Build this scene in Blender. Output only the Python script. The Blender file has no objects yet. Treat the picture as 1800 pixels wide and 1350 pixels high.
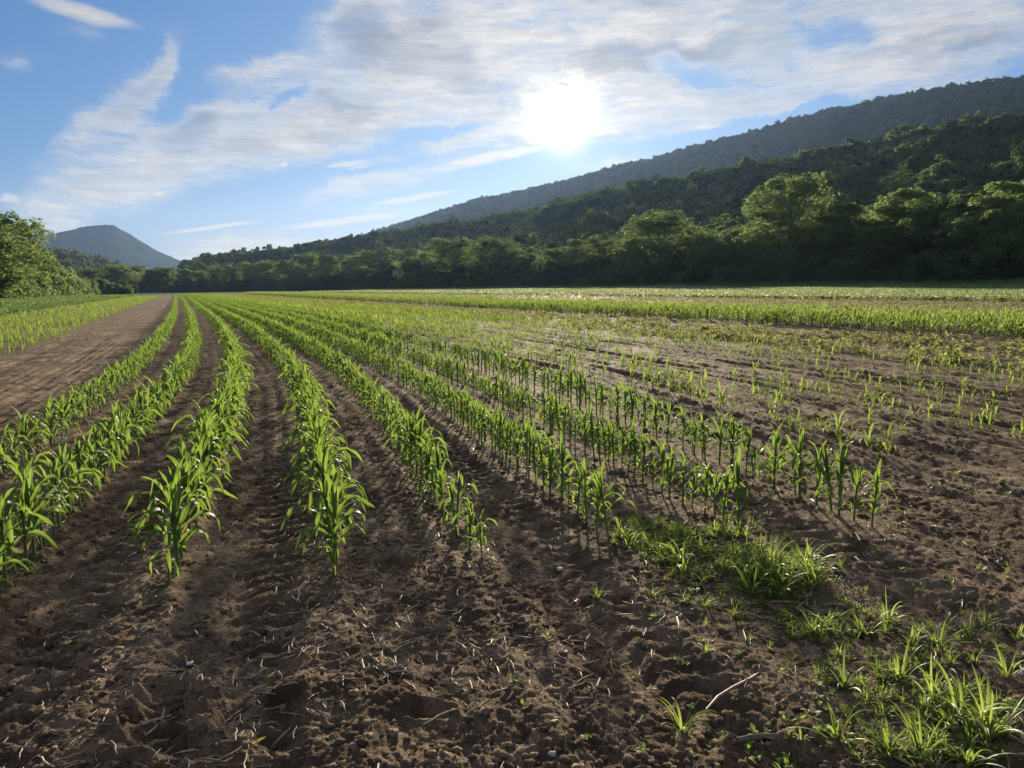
import bpy, math, random
import numpy as np
from mathutils import Vector, Matrix, Euler
random.seed(7); rng = np.random.default_rng(7)
R = math.radians
scn = bpy.context.scene
COL = scn.collection

# ------------------------------------------------------------------ camera
CAM_H = 1.6
PITCH, ROLL, FPX = R(7.4), R(0.95), 1340.0
cam_d = bpy.data.cameras.new("camera"); cam = bpy.data.objects.new("camera", cam_d); COL.objects.link(cam)
cam_d.sensor_width = 36.0; cam_d.lens = 36.0 * FPX / 1800.0
cam_d.clip_start = 0.05; cam_d.clip_end = 30000.0
cam.location = (0, 0, CAM_H)
cam.matrix_world = Matrix.Translation((0, 0, CAM_H)) @ Matrix.Rotation(math.pi/2 - PITCH, 4, 'X') @ Matrix.Rotation(-ROLL, 4, 'Z')
scn.camera = cam

def ray(x, y):                       # photograph position (1800 wide) -> direction
    dx, dy = (x - 900) / FPX, -(y - 675) / FPX
    c, s = math.cos(ROLL), math.sin(ROLL)
    rx, ry = dx*c + dy*s, -dx*s + dy*c
    return (rx, math.cos(PITCH) + ry*math.sin(PITCH), -math.sin(PITCH) + ry*math.cos(PITCH))
def azel(x, y):
    r = ray(x, y)
    return math.degrees(math.atan2(r[0], r[1])), math.degrees(math.atan2(r[2], math.hypot(r[0], r[1])))
def gnd(x, y, z=0.0):
    r = ray(x, y); t = (CAM_H - z) / -r[2]
    return r[0]*t, r[1]*t

# ------------------------------------------------------------------ sun, sky, exposure
SUN_AZ, SUN_EL = 4.1, 11.4
sun_vec = Vector((math.sin(R(SUN_AZ))*math.cos(R(SUN_EL)), math.cos(R(SUN_AZ))*math.cos(R(SUN_EL)), math.sin(R(SUN_EL))))
sd = bpy.data.lights.new("sun", 'SUN'); sd.energy = 4.6; sd.angle = R(2.6); sd.color = (1.0, 0.86, 0.66)
so = bpy.data.objects.new("sun", sd); COL.objects.link(so)
so.rotation_euler = sun_vec.to_track_quat('Z', 'Y').to_euler(); so.location = (0, 0, 60)
scn.view_settings.view_transform = 'Standard'; scn.view_settings.look = 'None'
scn.view_settings.exposure = 1.5; scn.view_settings.gamma = 1.0
scn.view_settings.use_curve_mapping = False
SKY_STRENGTH = 0.05

class NT:
    """small node helper"""
    def __init__(s, tree): s.t = tree; s.n = tree.nodes; s.l = tree.links
    def new(s, typ, **kw):
        n = s.n.new(typ)
        for k, v in kw.items(): setattr(n, k, v)
        return n
    def link(s, a, b): s.l.new(a, b)
    def put(s, sock, v):
        if hasattr(v, 'links') and hasattr(v, 'node'): s.l.new(v, sock)
        else: sock.default_value = v
    def math(s, op, a, b=None, c=None, clamp=False):
        n = s.new('ShaderNodeMath', operation=op); n.use_clamp = clamp
        s.put(n.inputs[0], a)
        if b is not None: s.put(n.inputs[1], b)
        if c is not None: s.put(n.inputs[2], c)
        return n.outputs[0]
    def ramp(s, v, a, b, lo=0.0, hi=1.0, smooth=True):
        n = s.new('ShaderNodeMapRange', interpolation_type='SMOOTHSTEP' if smooth else 'LINEAR')
        s.put(n.inputs['Value'], v); s.put(n.inputs['From Min'], a); s.put(n.inputs['From Max'], b)
        s.put(n.inputs['To Min'], lo); s.put(n.inputs['To Max'], hi)
        return n.outputs['Result']
    def noise(s, vec, scale, detail=4, rough=0.55, dist=0.0):
        n = s.new('ShaderNodeTexNoise'); s.put(n.inputs['Vector'], vec)
        s.put(n.inputs['Scale'], scale); s.put(n.inputs['Detail'], detail); s.put(n.inputs['Roughness'], rough); s.put(n.inputs['Distortion'], dist)
        return n.outputs['Fac']
    def mapping(s, vec, loc=(0,0,0), rot=(0,0,0), scale=(1,1,1), kind='POINT'):
        n = s.new('ShaderNodeMapping', vector_type=kind); s.put(n.inputs['Vector'], vec)
        n.inputs['Location'].default_value = loc; n.inputs['Rotation'].default_value = rot; n.inputs['Scale'].default_value = scale
        return n.outputs[0]
    def mix(s, f, a, b, blend='MIX'):
        n = s.new('ShaderNodeMix', data_type='RGBA', blend_type=blend)
        s.put(n.inputs[0], f); s.put(n.inputs[6], a); s.put(n.inputs[7], b)
        return n.outputs[2]
def c4(r, g, b): return (r, g, b, 1.0)

def build_world():
    w = bpy.data.worlds.new("World"); scn.world = w; w.use_nodes = True
    nt = NT(w.node_tree); nt.n.clear()
    out = nt.new('ShaderNodeOutputWorld'); bg = nt.new('ShaderNodeBackground')
    sky = nt.new('ShaderNodeTexSky', sky_type='NISHITA'); sky.sun_disc = False
    sky.sun_elevation = R(SUN_EL); sky.sun_rotation = R(SUN_AZ)
    sky.air_density = 1.15; sky.dust_density = 0.6; sky.ozone_density = 2.2; sky.altitude = 200
    tc = nt.new('ShaderNodeTexCoord'); d = tc.outputs['Generated']
    sep = nt.new('ShaderNodeSeparateXYZ'); nt.link(d, sep.inputs[0])
    X, Y, Z = sep.outputs
    az = nt.math('MULTIPLY', nt.math('ARCTAN2', X, Y), 57.29578)
    el = nt.math('MULTIPLY', nt.math('ARCSINE', Z), 57.29578)
    comb = nt.new('ShaderNodeCombineXYZ'); nt.link(az, comb.inputs[0]); nt.link(el, comb.inputs[1])
    uv = comb.outputs[0]
    # warp the cloud shapes so their outlines are ragged
    wn = nt.new('ShaderNodeTexNoise'); nt.link(uv, wn.inputs['Vector']); wn.inputs['Scale'].default_value = 0.22; wn.inputs['Detail'].default_value = 6; wn.inputs['Roughness'].default_value = 0.6
    sub = nt.new('ShaderNodeVectorMath', operation='SUBTRACT'); nt.link(wn.outputs['Color'], sub.inputs[0]); sub.inputs[1].default_value = (0.5, 0.5, 0.5)
    mul = nt.new('ShaderNodeVectorMath', operation='MULTIPLY'); nt.link(sub.outputs[0], mul.inputs[0]); mul.inputs[1].default_value = (6.5, 2.6, 0)
    add = nt.new('ShaderNodeVectorMath', operation='ADD'); nt.link(uv, add.inputs[0]); nt.link(mul.outputs[0], add.inputs[1])
    wuv = add.outputs[0]
    def blob(a, b, width, amp, src=wuv, soft=0.0):
        (a0, e0), (a1, e1) = a, b
        L = math.hypot(a1-a0, e1-e0)/2 + width; ang = math.atan2(e1-e0, a1-a0)
        m = nt.mapping(src, ((a0+a1)/2, (e0+e1)/2, 0), (0, 0, ang), (L, width, 1), 'TEXTURE')
        n = nt.new('ShaderNodeVectorMath', operation='LENGTH'); nt.link(m, n.inputs[0])
        return nt.ramp(n.outputs['Value'], 1.0, soft, 0.0, amp)
    def acc(items, src=wuv, op='ADD'):
        t = None
        for it in items:
            b = blob(azel(*it[0]), azel(*it[1]), it[2]/FPX*57.3, it[3], src)
            t = b if t is None else nt.math(op, t, b)
        return t
    cirrus = acc([   # from, to (photograph positions of the streaks), half width, thickness
        ((310, 60), (270, 140), 36, .75), ((285, 110), (205, 200), 44, .8), ((225, 185), (90, 275), 46, .85),
        ((110, 325), (430, 250), 85, .95), ((300, 270), (640, 190), 85, 1.05), ((500, 190), (860, 80), 125, 1.1),
        ((440, 260), (760, 190), 55, .8), ((700, 130), (1060, 60), 140, 1.1), ((640, 40), (900, -120), 150, .95),
        ((370, 140), (560, 108), 32, .85), ((230, 245), (450, 165), 30, .95), ((100, 345), (260, 330), 40, .7),
        ((520, 352), (800, 290), 40, .95), ((560, 296), (760, 268), 18, .6), ((760, 230), (1000, 190), 80, 1.0),
        ((250, 452), (620, 428), 50, 1.0), ((20, 420), (200, 400), 30, .5), ((0, 385), (160, 385), 36, .7),
        ((980, 20), (1450, -60), 190, 1.1), ((1030, 110), (1350, 60), 100, .9), ((1060, 215), (1480, 140), 75, 1.2), ((1380, 150), (1850, 60), 80, 1.2), ((1000, 130), (1150, 190), 80, .8),
        ((1350, 60), (1900, 0), 85, 1.0), ((1480, -60), (1950, -160), 120, .8), ((1160, 240), (1370, 212), 24, .85), ((700, 260), (900, 240), 32, .6),
        ((100, 50), (180, 45), 26, .35), ((0, 110), (60, 105), 20, .4), ((980, 310), (1150, 270), 30, .6), ((560, 380), (760, 370), 20, .45),
        ((560, 50), (700, 0), 60, .8)])
    holes = acc([((1110, 112), (1330, 150), 42, 1.1), ((1100, 95), (1200, 92), 30, .7), ((1400, 65), (1530, 62), 34, .7), ((620, 160), (780, 120), 14, .5), ((440, 200), (560, 150), 14, .9), ((900, 60), (960, 30), 14, .5), ((1120, 256), (1640, 156), 26, 1.6), ((640, 245), (900, 215), 16, .9), ((560, 320), (800, 262), 12, .6),
                 ((1150, 30), (1420, 35), 16, .35), ((700, 232), (900, 226), 16, .5)])
    thin = acc([((20, -12), (255, 48), 17, 1.2), ((640, 362), (820, 333), 8, 1.2), ((465, 403), (735, 374), 8, 1.3), ((250, 416), (490, 383), 5, 1.1),
                ((735, 302), (960, 258), 12, 1.4), ((1540, 132), (1600, 126), 6, 1.0), ((560, 296), (660, 280), 5, .7), ((1165, 236), (1300, 216), 9, .6)],
               src=nt.mapping(wuv, (0, 0, 0)) if False else add2(nt, uv, sub.outputs[0], (1.0, .5, 0)), op='MAXIMUM')
    # outside the picture the same cirrus goes on
    far = nt.noise(nt.mapping(uv, (3, 9, 0), (0, 0, R(-18)), (0.035, 0.12, 1)), 1.0, 5, .6)
    inside = nt.math('MULTIPLY', nt.ramp(nt.math('ABSOLUTE', az), 36, 46, 1, 0), nt.ramp(el, 27, 34, 1, 0))
    far = nt.math('MULTIPLY', nt.ramp(far, .36, .58), nt.math('SUBTRACT', 1.0, inside))
    base = nt.math('ADD', nt.math('SUBTRACT', cirrus, holes), far)
    # fibres
    f1 = nt.noise(nt.mapping(wuv, (0, 0, 0), (0, 0, R(-27)), (0.13, 1.0, 1)), 1.3, 9, .66)
    f2 = nt.noise(nt.mapping(uv, (5, 2, 0), (0, 0, R(-9)), (0.35, 1.8, 1)), 2.2, 8, .68)
    f3 = nt.noise(wuv, 0.42, 8, .6)
    fib = nt.math('ADD', nt.math('ADD', nt.math('MULTIPLY', f1, .50), nt.math('MULTIPLY', f2, .25)), nt.math('MULTIPLY', f3, .25))
    fibc = nt.math('MULTIPLY', nt.math('SUBTRACT', fib, .5), 3.8)
    cov = nt.math('ADD', nt.math('MULTIPLY', base, nt.math('MULTIPLY_ADD', fibc, 1.45, 1.0)), nt.math('MULTIPLY', nt.math('MULTIPLY', thin, 1.6), nt.math('ADD', nt.math('MULTIPLY', fibc, .6), .8)))
    cov = nt.math('ADD', nt.math('MULTIPLY', nt.ramp(cov, 0.0, .9), .62), nt.math('MULTIPLY', nt.ramp(cov, .6, 2.0), .38))
    # small cumulus low on the left
    puffn = nt.noise(uv, 1.3, 6, .6)
    puff = acc([((-10, 355), (60, 352), 20, 1.2), ((60, 362), (130, 368), 16, 1.1), ((262, 336), (292, 337), 11, 1.3), ((222, 345), (230, 346), 8, 1.0),
                ((488, 290), (506, 286), 10, 1.2), ((670, 388), (674, 386), 8, 1.0), ((0, 210), (14, 212), 8, .8), ((20, 385), (40, 388), 12, .8)],
               src=add2(nt, uv, sub.outputs[0], (1.4, 1.2, 0)), op='MAXIMUM')
    puff = nt.ramp(nt.math('ADD', puff, nt.math('MULTIPLY', nt.math('SUBTRACT', puffn, .5), 2.6)), .62, 1.3)
    puff = nt.math('MULTIPLY', puff, nt.ramp(el, 12, 16, 1, 0))
    # angle to the sun
    dot = nt.new('ShaderNodeVectorMath', operation='DOT_PRODUCT'); nt.link(d, dot.inputs[0]); dot.inputs[1].default_value = sun_vec
    ang = nt.math('MULTIPLY', nt.math('ARCCOSINE', nt.math('MINIMUM', dot.outputs['Value'], 0.99999)), 57.29578)
    def gauss(sig, amp):
        q = nt.math('DIVIDE', ang, sig)
        return nt.math('MULTIPLY', nt.math('EXPONENT', nt.math('MULTIPLY', nt.math('POWER', q, 1.3), -1.0)), amp)
    glow = nt.math('ADD', nt.math('ADD', gauss(.95, 90.0), gauss(2.2, 7.0)), gauss(9.0, 1.3))
    glow = nt.math('MULTIPLY', glow, nt.math('MAXIMUM', nt.math('MULTIPLY_ADD', fibc, 1.1, .95), .15))
    hglow = nt.math('ADD', gauss(.8, 50.0), gauss(3.0, 1.6))
    # cloud colour: white base, greyer where thick, warmer and brighter towards the sun
    thick = nt.ramp(nt.noise(nt.mapping(wuv, (7, 1, 0), (0, 0, R(-14)), (0.10, 0.32, 1)), 1.0, 4, .5), .42, .66)
    dark = nt.math('MULTIPLY', thick, nt.ramp(base, .6, 1.3))
    wc = nt.mix(dark, c4(4.5, 4.3, 4.05), c4(2.0, 2.1, 2.35))
    streak = nt.ramp(nt.noise(nt.mapping(uv, (2, 8, 0), (0, 0, R(-24)), (0.22, 1.5, 1)), 1.2, 7, .65), .36, .66, .88, 1.12)
    low = nt.ramp(el, 3, 14, 1, 0)
    wc = nt.mix(nt.math('MULTIPLY', low, .8), wc, c4(5.2, 4.7, 3.9))
    wsc = nt.new('ShaderNodeVectorMath', operation='SCALE'); nt.link(wc, wsc.inputs[0]); nt.link(streak, wsc.inputs['Scale']); wc = wsc.outputs[0]
    gc = nt.new('ShaderNodeVectorMath', operation='SCALE'); gc.inputs[0].default_value = (1.0, 0.86, 0.58); nt.link(glow, gc.inputs['Scale'])
    wcl = nt.mix(1.0, wc, gc.outputs[0], 'ADD')
    gc2 = nt.new('ShaderNodeVectorMath', operation='SCALE'); gc2.inputs[0].default_value = (1.0, 0.88, 0.62); nt.link(hglow, gc2.inputs['Scale'])
    # deep blue tint and a soft shoulder, so that the aureole does not burn out the whole west
    def vm(op, a, b):
        n = nt.new('ShaderNodeVectorMath', operation=op); nt.put(n.inputs[0], a); nt.put(n.inputs[1], b); return n.outputs[0]
    sc_ = vm('MULTIPLY', sky.outputs[0], (.31, .60, 1.30))
    skyc = vm('DIVIDE', sc_, vm('ADD', vm('DIVIDE', sc_, (4.4, 6.0, 8.0)), (1, 1, 1)))
    skyc = nt.mix(1.0, skyc, gc2.outputs[0], 'ADD')
    c = nt.mix(nt.math('MULTIPLY', cov, .94), skyc, wcl)
    veil = nt.math('MULTIPLY', nt.ramp(el, 0, 9, .5, 0), nt.ramp(nt.math('ABSOLUTE', nt.math('SUBTRACT', az, 4.0)), 10, 45, 1, .3))
    c = nt.mix(veil, c, c4(4.8, 4.1, 3.1))
    c = nt.mix(nt.math('MULTIPLY', puff, .7), c, c4(5.2, 4.8, 4.2))
    nt.link(c, bg.inputs[0]); bg.inputs[1].default_value = SKY_STRENGTH
    nt.link(bg.outputs[0], out.inputs[0])
def add2(nt, uv, n, amp):
    m = nt.new('ShaderNodeVectorMath', operation='MULTIPLY'); nt.link(n, m.inputs[0]); m.inputs[1].default_value = amp
    a = nt.new('ShaderNodeVectorMath', operation='ADD'); nt.link(uv, a.inputs[0]); nt.link(m.outputs[0], a.inputs[1])
    return a.outputs[0]
build_world()
scn.cycles.volume_bounces = 1; scn.cycles.max_bounces = 6; scn.cycles.transparent_max_bounces = 8
scn.cycles.volume_step_rate = 4.0
scn.cycles.sample_clamp_indirect = 4.0

# ------------------------------------------------------------------ helpers
def tag(o, label=None, cat=None, group=None, kind=None):
    if label: o['label'] = label
    if cat: o['category'] = cat
    if group: o['group'] = group
    if kind: o['kind'] = kind
    return o
def mesh_from(name, V, Fc, mat=None, smooth=True, uv=None, mats=None, midx=None):
    """V (n,3) array, Fc (m,4) or (m,3) array"""
    V = np.asarray(V, dtype=np.float32); Fc = np.asarray(Fc, dtype=np.int32)
    me = bpy.data.meshes.new(name)
    k = Fc.shape[1]
    me.vertices.add(len(V)); me.vertices.foreach_set('co', V.ravel())
    me.loops.add(Fc.size); me.loops.foreach_set('vertex_index', Fc.ravel())
    me.polygons.add(len(Fc)); me.polygons.foreach_set('loop_start', np.arange(0, Fc.size, k, dtype=np.int32))
    me.polygons.foreach_set('loop_total', np.full(len(Fc), k, dtype=np.int32))
    if smooth: me.polygons.foreach_set('use_smooth', np.ones(len(Fc), dtype=bool))
    if mat: me.materials.append(mat)
    if mats:
        for m in mats: me.materials.append(m)
        me.polygons.foreach_set('material_index', np.asarray(midx, dtype=np.int32))
    if uv is not None:
        l = me.uv_layers.new(name='UVMap'); l.data.foreach_set('uv', np.asarray(uv, dtype=np.float32)[Fc.ravel()].ravel())
    me.update(); me.validate()
    return me
def obj(name, me, parent=None, loc=(0,0,0), rotz=0.0, col=COL):
    o = bpy.data.objects.new(name, me)
    if col is not None: col.objects.link(o)
    o.location = loc; o.rotation_euler = (0, 0, rotz)
    if parent: o.parent = parent
    return o
def hash2(ix, iy, seed):
    h = (ix.astype(np.int64)*374761393 + iy.astype(np.int64)*668265263 + seed*1442695041) & 0xffffffff
    h = ((h ^ (h >> 13)) * 1274126177) & 0xffffffff
    h = (h ^ (h >> 16)) & 0xffffffff
    return h / 4294967295.0
def vnoise(x, y, seed=0):
    ix, iy = np.floor(x), np.floor(y); fx, fy = x-ix, y-iy
    fx = fx*fx*fx*(fx*(fx*6-15)+10); fy = fy*fy*fy*(fy*(fy*6-15)+10)
    a = hash2(ix, iy, seed); b = hash2(ix+1, iy, seed); c = hash2(ix, iy+1, seed); d = hash2(ix+1, iy+1, seed)
    return (a*(1-fx)+b*fx)*(1-fy) + (c*(1-fx)+d*fx)*fy - 0.5
def fbm(x, y, oct=4, seed=0, gain=.5):
    t = np.zeros_like(x); a = 1.0; f = 1.0
    for i in range(oct):
        t += a*vnoise(x*f + i*17.3, y*f - i*9.1, seed+i); a *= gain; f *= 2.03
    return t
def sstep(a, b, x):
    t = np.clip((x-a)/(b-a), 0, 1); return t*t*(3-2*t)

# row coordinates: s along the rows, p across them (to the right)
TH = R(-23.5)
DV = np.array([math.sin(TH), math.cos(TH)]); NV = np.array([DV[1], -DV[0]])
CS = np.array([-30, 0, 4, 6.5, 8, 10, 13, 16, 24, 46, 100, 2000.0]); CP = np.array([-3.4, -.46, 0, .31, .50, .72, .98, 1.16, 1.43, 1.70, 1.8, 1.8])
_ss = np.linspace(-30, 120, 1500); _cc = np.interp(_ss, CS, CP); _k = np.hanning(41); _k /= _k.sum()
_cc = np.convolve(np.pad(_cc, 20, mode='edge'), _k, mode='valid')
def curve(s): return np.interp(s, _ss[20:-20], _cc[20:-20])
def sp_to_xy(s, p): return s*DV[0] + p*NV[0], s*DV[1] + p*NV[1]
def xy_to_sp(x, y): return x*DV[0] + y*DV[1], x*NV[0] + y*NV[1]

prints = [(*gnd(300, 1216), .10, .05), (*gnd(352, 1145), .09, .035), (*gnd(305, 1240), .12, .055), (*gnd(283, 1272), .13, .055),
          (*gnd(268, 1304), .14, .06), (*gnd(340, 1318), .13, .045), (*gnd(352, 1232), .07, .03), (*gnd(490, 1226), .08, .045), (*gnd(750, 1250), .09, .03)]
lumps = [(*gnd(700, 1230), .12, .03), (*gnd(860, 1260), .12, .02), (*gnd(520, 1205), .12, .03), (*gnd(1380, 1290), .1, .02)]
ROWS = [-1.93, -1.05, -.17, .70, 1.50, 2.34, 3.16, 4.05]
def height(x, y, dist=None):
    x = np.asarray(x, dtype=np.float64); y = np.asarray(y, dtype=np.float64)
    d = np.hypot(x, y); s, p = xy_to_sp(x, y); x0, y0 = x, y
    x = x + .05*fbm(y*7, x*7, 2, 91); y = y + .05*fbm(x*7, y*7, 2, 92); q = p - curve(s)
    near = 1 - sstep(25, 60, d)
    inrow = .35+.65*sstep(1.0, 4.5, s)                                   # worked rows begin behind the headland
    wob = .05*fbm(s*.35, p*.6, 2, 77)
    h = .020*fbm(x*1.1, y*1.1, 3, 1) + .018*fbm(x*3.3, y*3.3, 3, 9)
    cl = fbm(x*11, y*11, 4, 21, .6); h = h + .020*(.16-np.abs(cl))*(.5+1.4*np.clip(fbm(x*1.7, y*1.7, 2, 5)+.35, 0, 1))
    h = h + .019*(.15-np.abs(fbm(x*30, y*30, 3, 31, .62)))*(1-sstep(8, 16, d))
    # low mound under each row, harrow lines between them
    for r in ROWS: h = h + .032*np.exp(-((q-r-wob)/.17)**2)*inrow
    h = h + .012*np.sin((q+wob)*2*math.pi/.21)*inrow*(.6+vnoise(s*.8, q*3, 8))
    # seedling ground on the right: clear parallel furrows
    rt = sstep(4.4, 5.2, q)*(1-sstep(14, 16, q))
    h = h + rt*(.020*np.sin((q+2*wob)*2*math.pi/.40) + .012*np.sin((q-wob)*2*math.pi/.23+1.3))*(.7+.8*vnoise(s*.5, q*2, 12))
    h = h + rt*.03*fbm(s*.35, q*6.0, 3, 15)
    # lane on the left with wheel tracks
    ln = sstep(-4.2, -3.7, p)*(1-sstep(-2.6, -2.2, q))
    h = h - ln*.035*(np.exp(-((p+3.5)/.18)**2) + np.exp(-((p+2.35)/.2)**2)) + ln*.012*fbm(s*.6, p*7, 3, 41)
    # wheel track that runs down to the camera beside the third row
    for q0, s1, dp in ((.34, 9, .030), (1.98, 12, .022), (-.62, 9, .024), (3.62, 9, .018)):
        tx = q0 + .03*np.sin(s*1.3+q0)
        ch = np.abs(q-tx)
        h = h - 1.35*dp*np.exp(-((q-tx)/.15)**4)*(1-sstep(s1-3, s1, s))*(1+.65*sstep(-.2, .5, np.sin((s+ch*.8)*2*math.pi/.15)))*(.55+.9*np.clip(vnoise(s*1.1, q*2, 66)+.4, 0, 1))
    # dark furrows between the bands on the right
    for pf, wf in ((18.6, .30), (47.0, .5), (85.0, .9), (16.9, .2)):
        h = h - .10*np.exp(-((p-pf)/wf)**2) + .07*np.exp(-((p-pf+2.2*wf)/wf)**2)
    x, y = x0, y0
    h = h*near + (1-near)*.5*(.03*fbm(x*.5, y*.5, 2, 3))
    for (fx, fy, rx, dp) in prints:
        e = np.hypot((x-fx)/rx, (y-fy)/(rx*.62)); h = h - dp*np.exp(-e**4) + .5*dp*np.exp(-((e-1.35)/.3)**2)
    for (fx, fy, rx, dp) in lumps:
        e = np.hypot((x-fx)/rx, (y-fy)/(rx*.6)); h = h + dp*np.exp(-e**2)*(1+fbm(x*20, y*20, 3, 55))
    h = h + 1.6*sstep(112, 146, p)
    # the land climbs a little towards the trees on the right and the hedge on the left
    h = h + 3.0*sstep(36, 80, -p)*sstep(60, 160, s)
    return h
def hz(x, y): return float(height(np.array([x]), np.array([y]))[0])

# ------------------------------------------------------------------ materials
def new_mat(name):
    m = bpy.data.materials.new(name); m.use_nodes = True; nt = NT(m.node_tree); nt.n.clear()
    out = nt.new('ShaderNodeOutputMaterial'); return m, nt, out
def mat_soil():
    m, nt, out = new_mat('soil')
    tc = nt.new('ShaderNodeTexCoord'); P = tc.outputs['Object']
    sep = nt.new('ShaderNodeSeparateXYZ'); nt.link(P, sep.inputs[0]); X, Y, Z = sep.outputs
    p = nt.math('ADD', nt.math('MULTIPLY', X, float(NV[0])), nt.math('MULTIPLY', Y, float(NV[1])))
    s = nt.math('ADD', nt.math('MULTIPLY', X, float(DV[0])), nt.math('MULTIPLY', Y, float(DV[1])))
    n1 = nt.noise(P, .8, 6, .6); n2 = nt.noise(P, 5.0, 8, .7); n3 = nt.noise(P, 60, 4, .7)
    dry = nt.ramp(nt.math('ADD', nt.math('MULTIPLY', n1, .40), nt.math('MULTIPLY', n2, .60)), .42, .59)
    c = nt.mix(dry, c4(.105, .077, .052), c4(.315, .240, .160))
    c = nt.mix(nt.ramp(n3, .45, .75), c, c4(.11, .072, .042))
    red = nt.ramp(nt.noise(P, .45, 3, .5), .5, .7); c = nt.mix(nt.math('MULTIPLY', red, .35), c, c4(.11, .066, .045))
    # crumbs of straw colour
    cr = nt.ramp(nt.noise(P, 150, 2, .5), .66, .72); c = nt.mix(nt.math('MULTIPLY', cr, .6), c, c4(.30, .23, .14))
    # grass margin beyond the crops
    gr = nt.math('ADD', nt.ramp(nt.math('SUBTRACT', p, nt.math('MULTIPLY', nt.math('MINIMUM', s, 180.0), .35)), 66, 70), nt.ramp(p, -33, -38))
    gr = nt.math('ADD', gr, nt.ramp(s, 290, 310))
    gn = nt.mix(nt.noise(P, .15, 4, .6), c4(.035, .070, .020), c4(.075, .115, .035))
    c = nt.mix(nt.math('MINIMUM', gr, 1.0), c, gn)
    b = nt.new('ShaderNodeBsdfPrincipled'); nt.link(c, b.inputs['Base Color']); b.inputs['Roughness'].default_value = .85
    b.inputs['Specular IOR Level'].default_value = .02
    bm = nt.new('ShaderNodeBump'); bm.inputs['Strength'].default_value = 1.0; bm.inputs['Distance'].default_value = .03
    hn = nt.math('ADD', nt.noise(P, 45, 6, .65), nt.math('MULTIPLY', nt.noise(P, 170, 4, .6), .4))
    nt.link(hn, bm.inputs['Height']); nt.link(bm.outputs[0], b.inputs['Normal'])
    nt.link(b.outputs[0], out.inputs[0]); return m
def mat_leaf(name, top, top2, trans, tfac=.5, rough=.42, spec=.5, rib=None, objvar=.5, noise_scale=3.0, bump=False):
    """green leaf: glossy upper side, light through it from behind"""
    m, nt, out = new_mat(name)
    oi = nt.new('ShaderNodeObjectInfo'); tc = nt.new('ShaderNodeTexCoord')
    n = nt.noise(tc.outputs['Object'], noise_scale, 3, .5)
    f = nt.math('ADD', nt.math('MULTIPLY', oi.outputs['Random'], objvar), nt.math('MULTIPLY', n, 1-objvar))
    c = nt.mix(nt.ramp(f, .25, .75), top, top2)
    tcol = nt.mix(nt.ramp(f, .25, .75), trans, tuple(v*.72 for v in trans[:3]) + (1,))
    b = nt.new('ShaderNodeBsdfPrincipled')
    if rib:
        uv = nt.new('ShaderNodeUVMap'); uv.uv_map = 'UVMap'; sp = nt.new('ShaderNodeSeparateXYZ'); nt.link(uv.outputs[0], sp.inputs[0])
        u = nt.math('ABSOLUTE', nt.math('SUBTRACT', sp.outputs[0], .5))
        mr = nt.ramp(u, .02, .06, 1, 0)
        vein = nt.ramp(nt.math('SINE', nt.math('MULTIPLY', sp.outputs[0], 130.0)), -.2, 1.0, 0, .35)
        c = nt.mix(mr, nt.mix(vein, c, rib), rib)
        tcol = nt.mix(nt.math('MULTIPLY', mr, .5), tcol, c4(.10, .16, .03))
        bm = nt.new('ShaderNodeBump'); bm.inputs['Strength'].default_value = .25; bm.inputs['Distance'].default_value = .002
        nt.link(vein, bm.inputs['Height']); nt.link(bm.outputs[0], b.inputs['Normal'])
    nt.link(c, b.inputs['Base Color']); b.inputs['Roughness'].default_value = rough; b.inputs['Specular IOR Level'].default_value = spec
    t = nt.new('ShaderNodeBsdfTranslucent'); nt.link(tcol, t.inputs[0])
    mx = nt.new('ShaderNodeMixShader'); mx.inputs[0].default_value = tfac
    nt.link(b.outputs[0], mx.inputs[1]); nt.link(t.outputs[0], mx.inputs[2]); nt.link(mx.outputs[0], out.inputs[0])
    return m
def mat_plain(name, ca, cb, scale=20, rough=.8, bump=.0, spec=.3):
    m, nt, out = new_mat(name)
    tc = nt.new('ShaderNodeTexCoord'); oi = nt.new('ShaderNodeObjectInfo')
    n = nt.noise(tc.outputs['Object'], scale, 5, .6)
    f = nt.math('ADD', nt.math('MULTIPLY', oi.outputs['Random'], .4), nt.math('MULTIPLY', n, .6))
    b = nt.new('ShaderNodeBsdfPrincipled'); nt.link(nt.mix(nt.ramp(f, .25, .7), ca, cb), b.inputs['Base Color']); b.inputs['Roughness'].default_value = rough
    b.inputs['Specular IOR Level'].default_value = spec if rough < .9 else 0.0
    if bump:
        bm = nt.new('ShaderNodeBump'); bm.inputs['Strength'].default_value = .7; bm.inputs['Distance'].default_value = bump
        nt.link(n, bm.inputs['Height']); nt.link(bm.outputs[0], b.inputs['Normal'])
    nt.link(b.outputs[0], out.inputs[0]); return m
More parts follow.
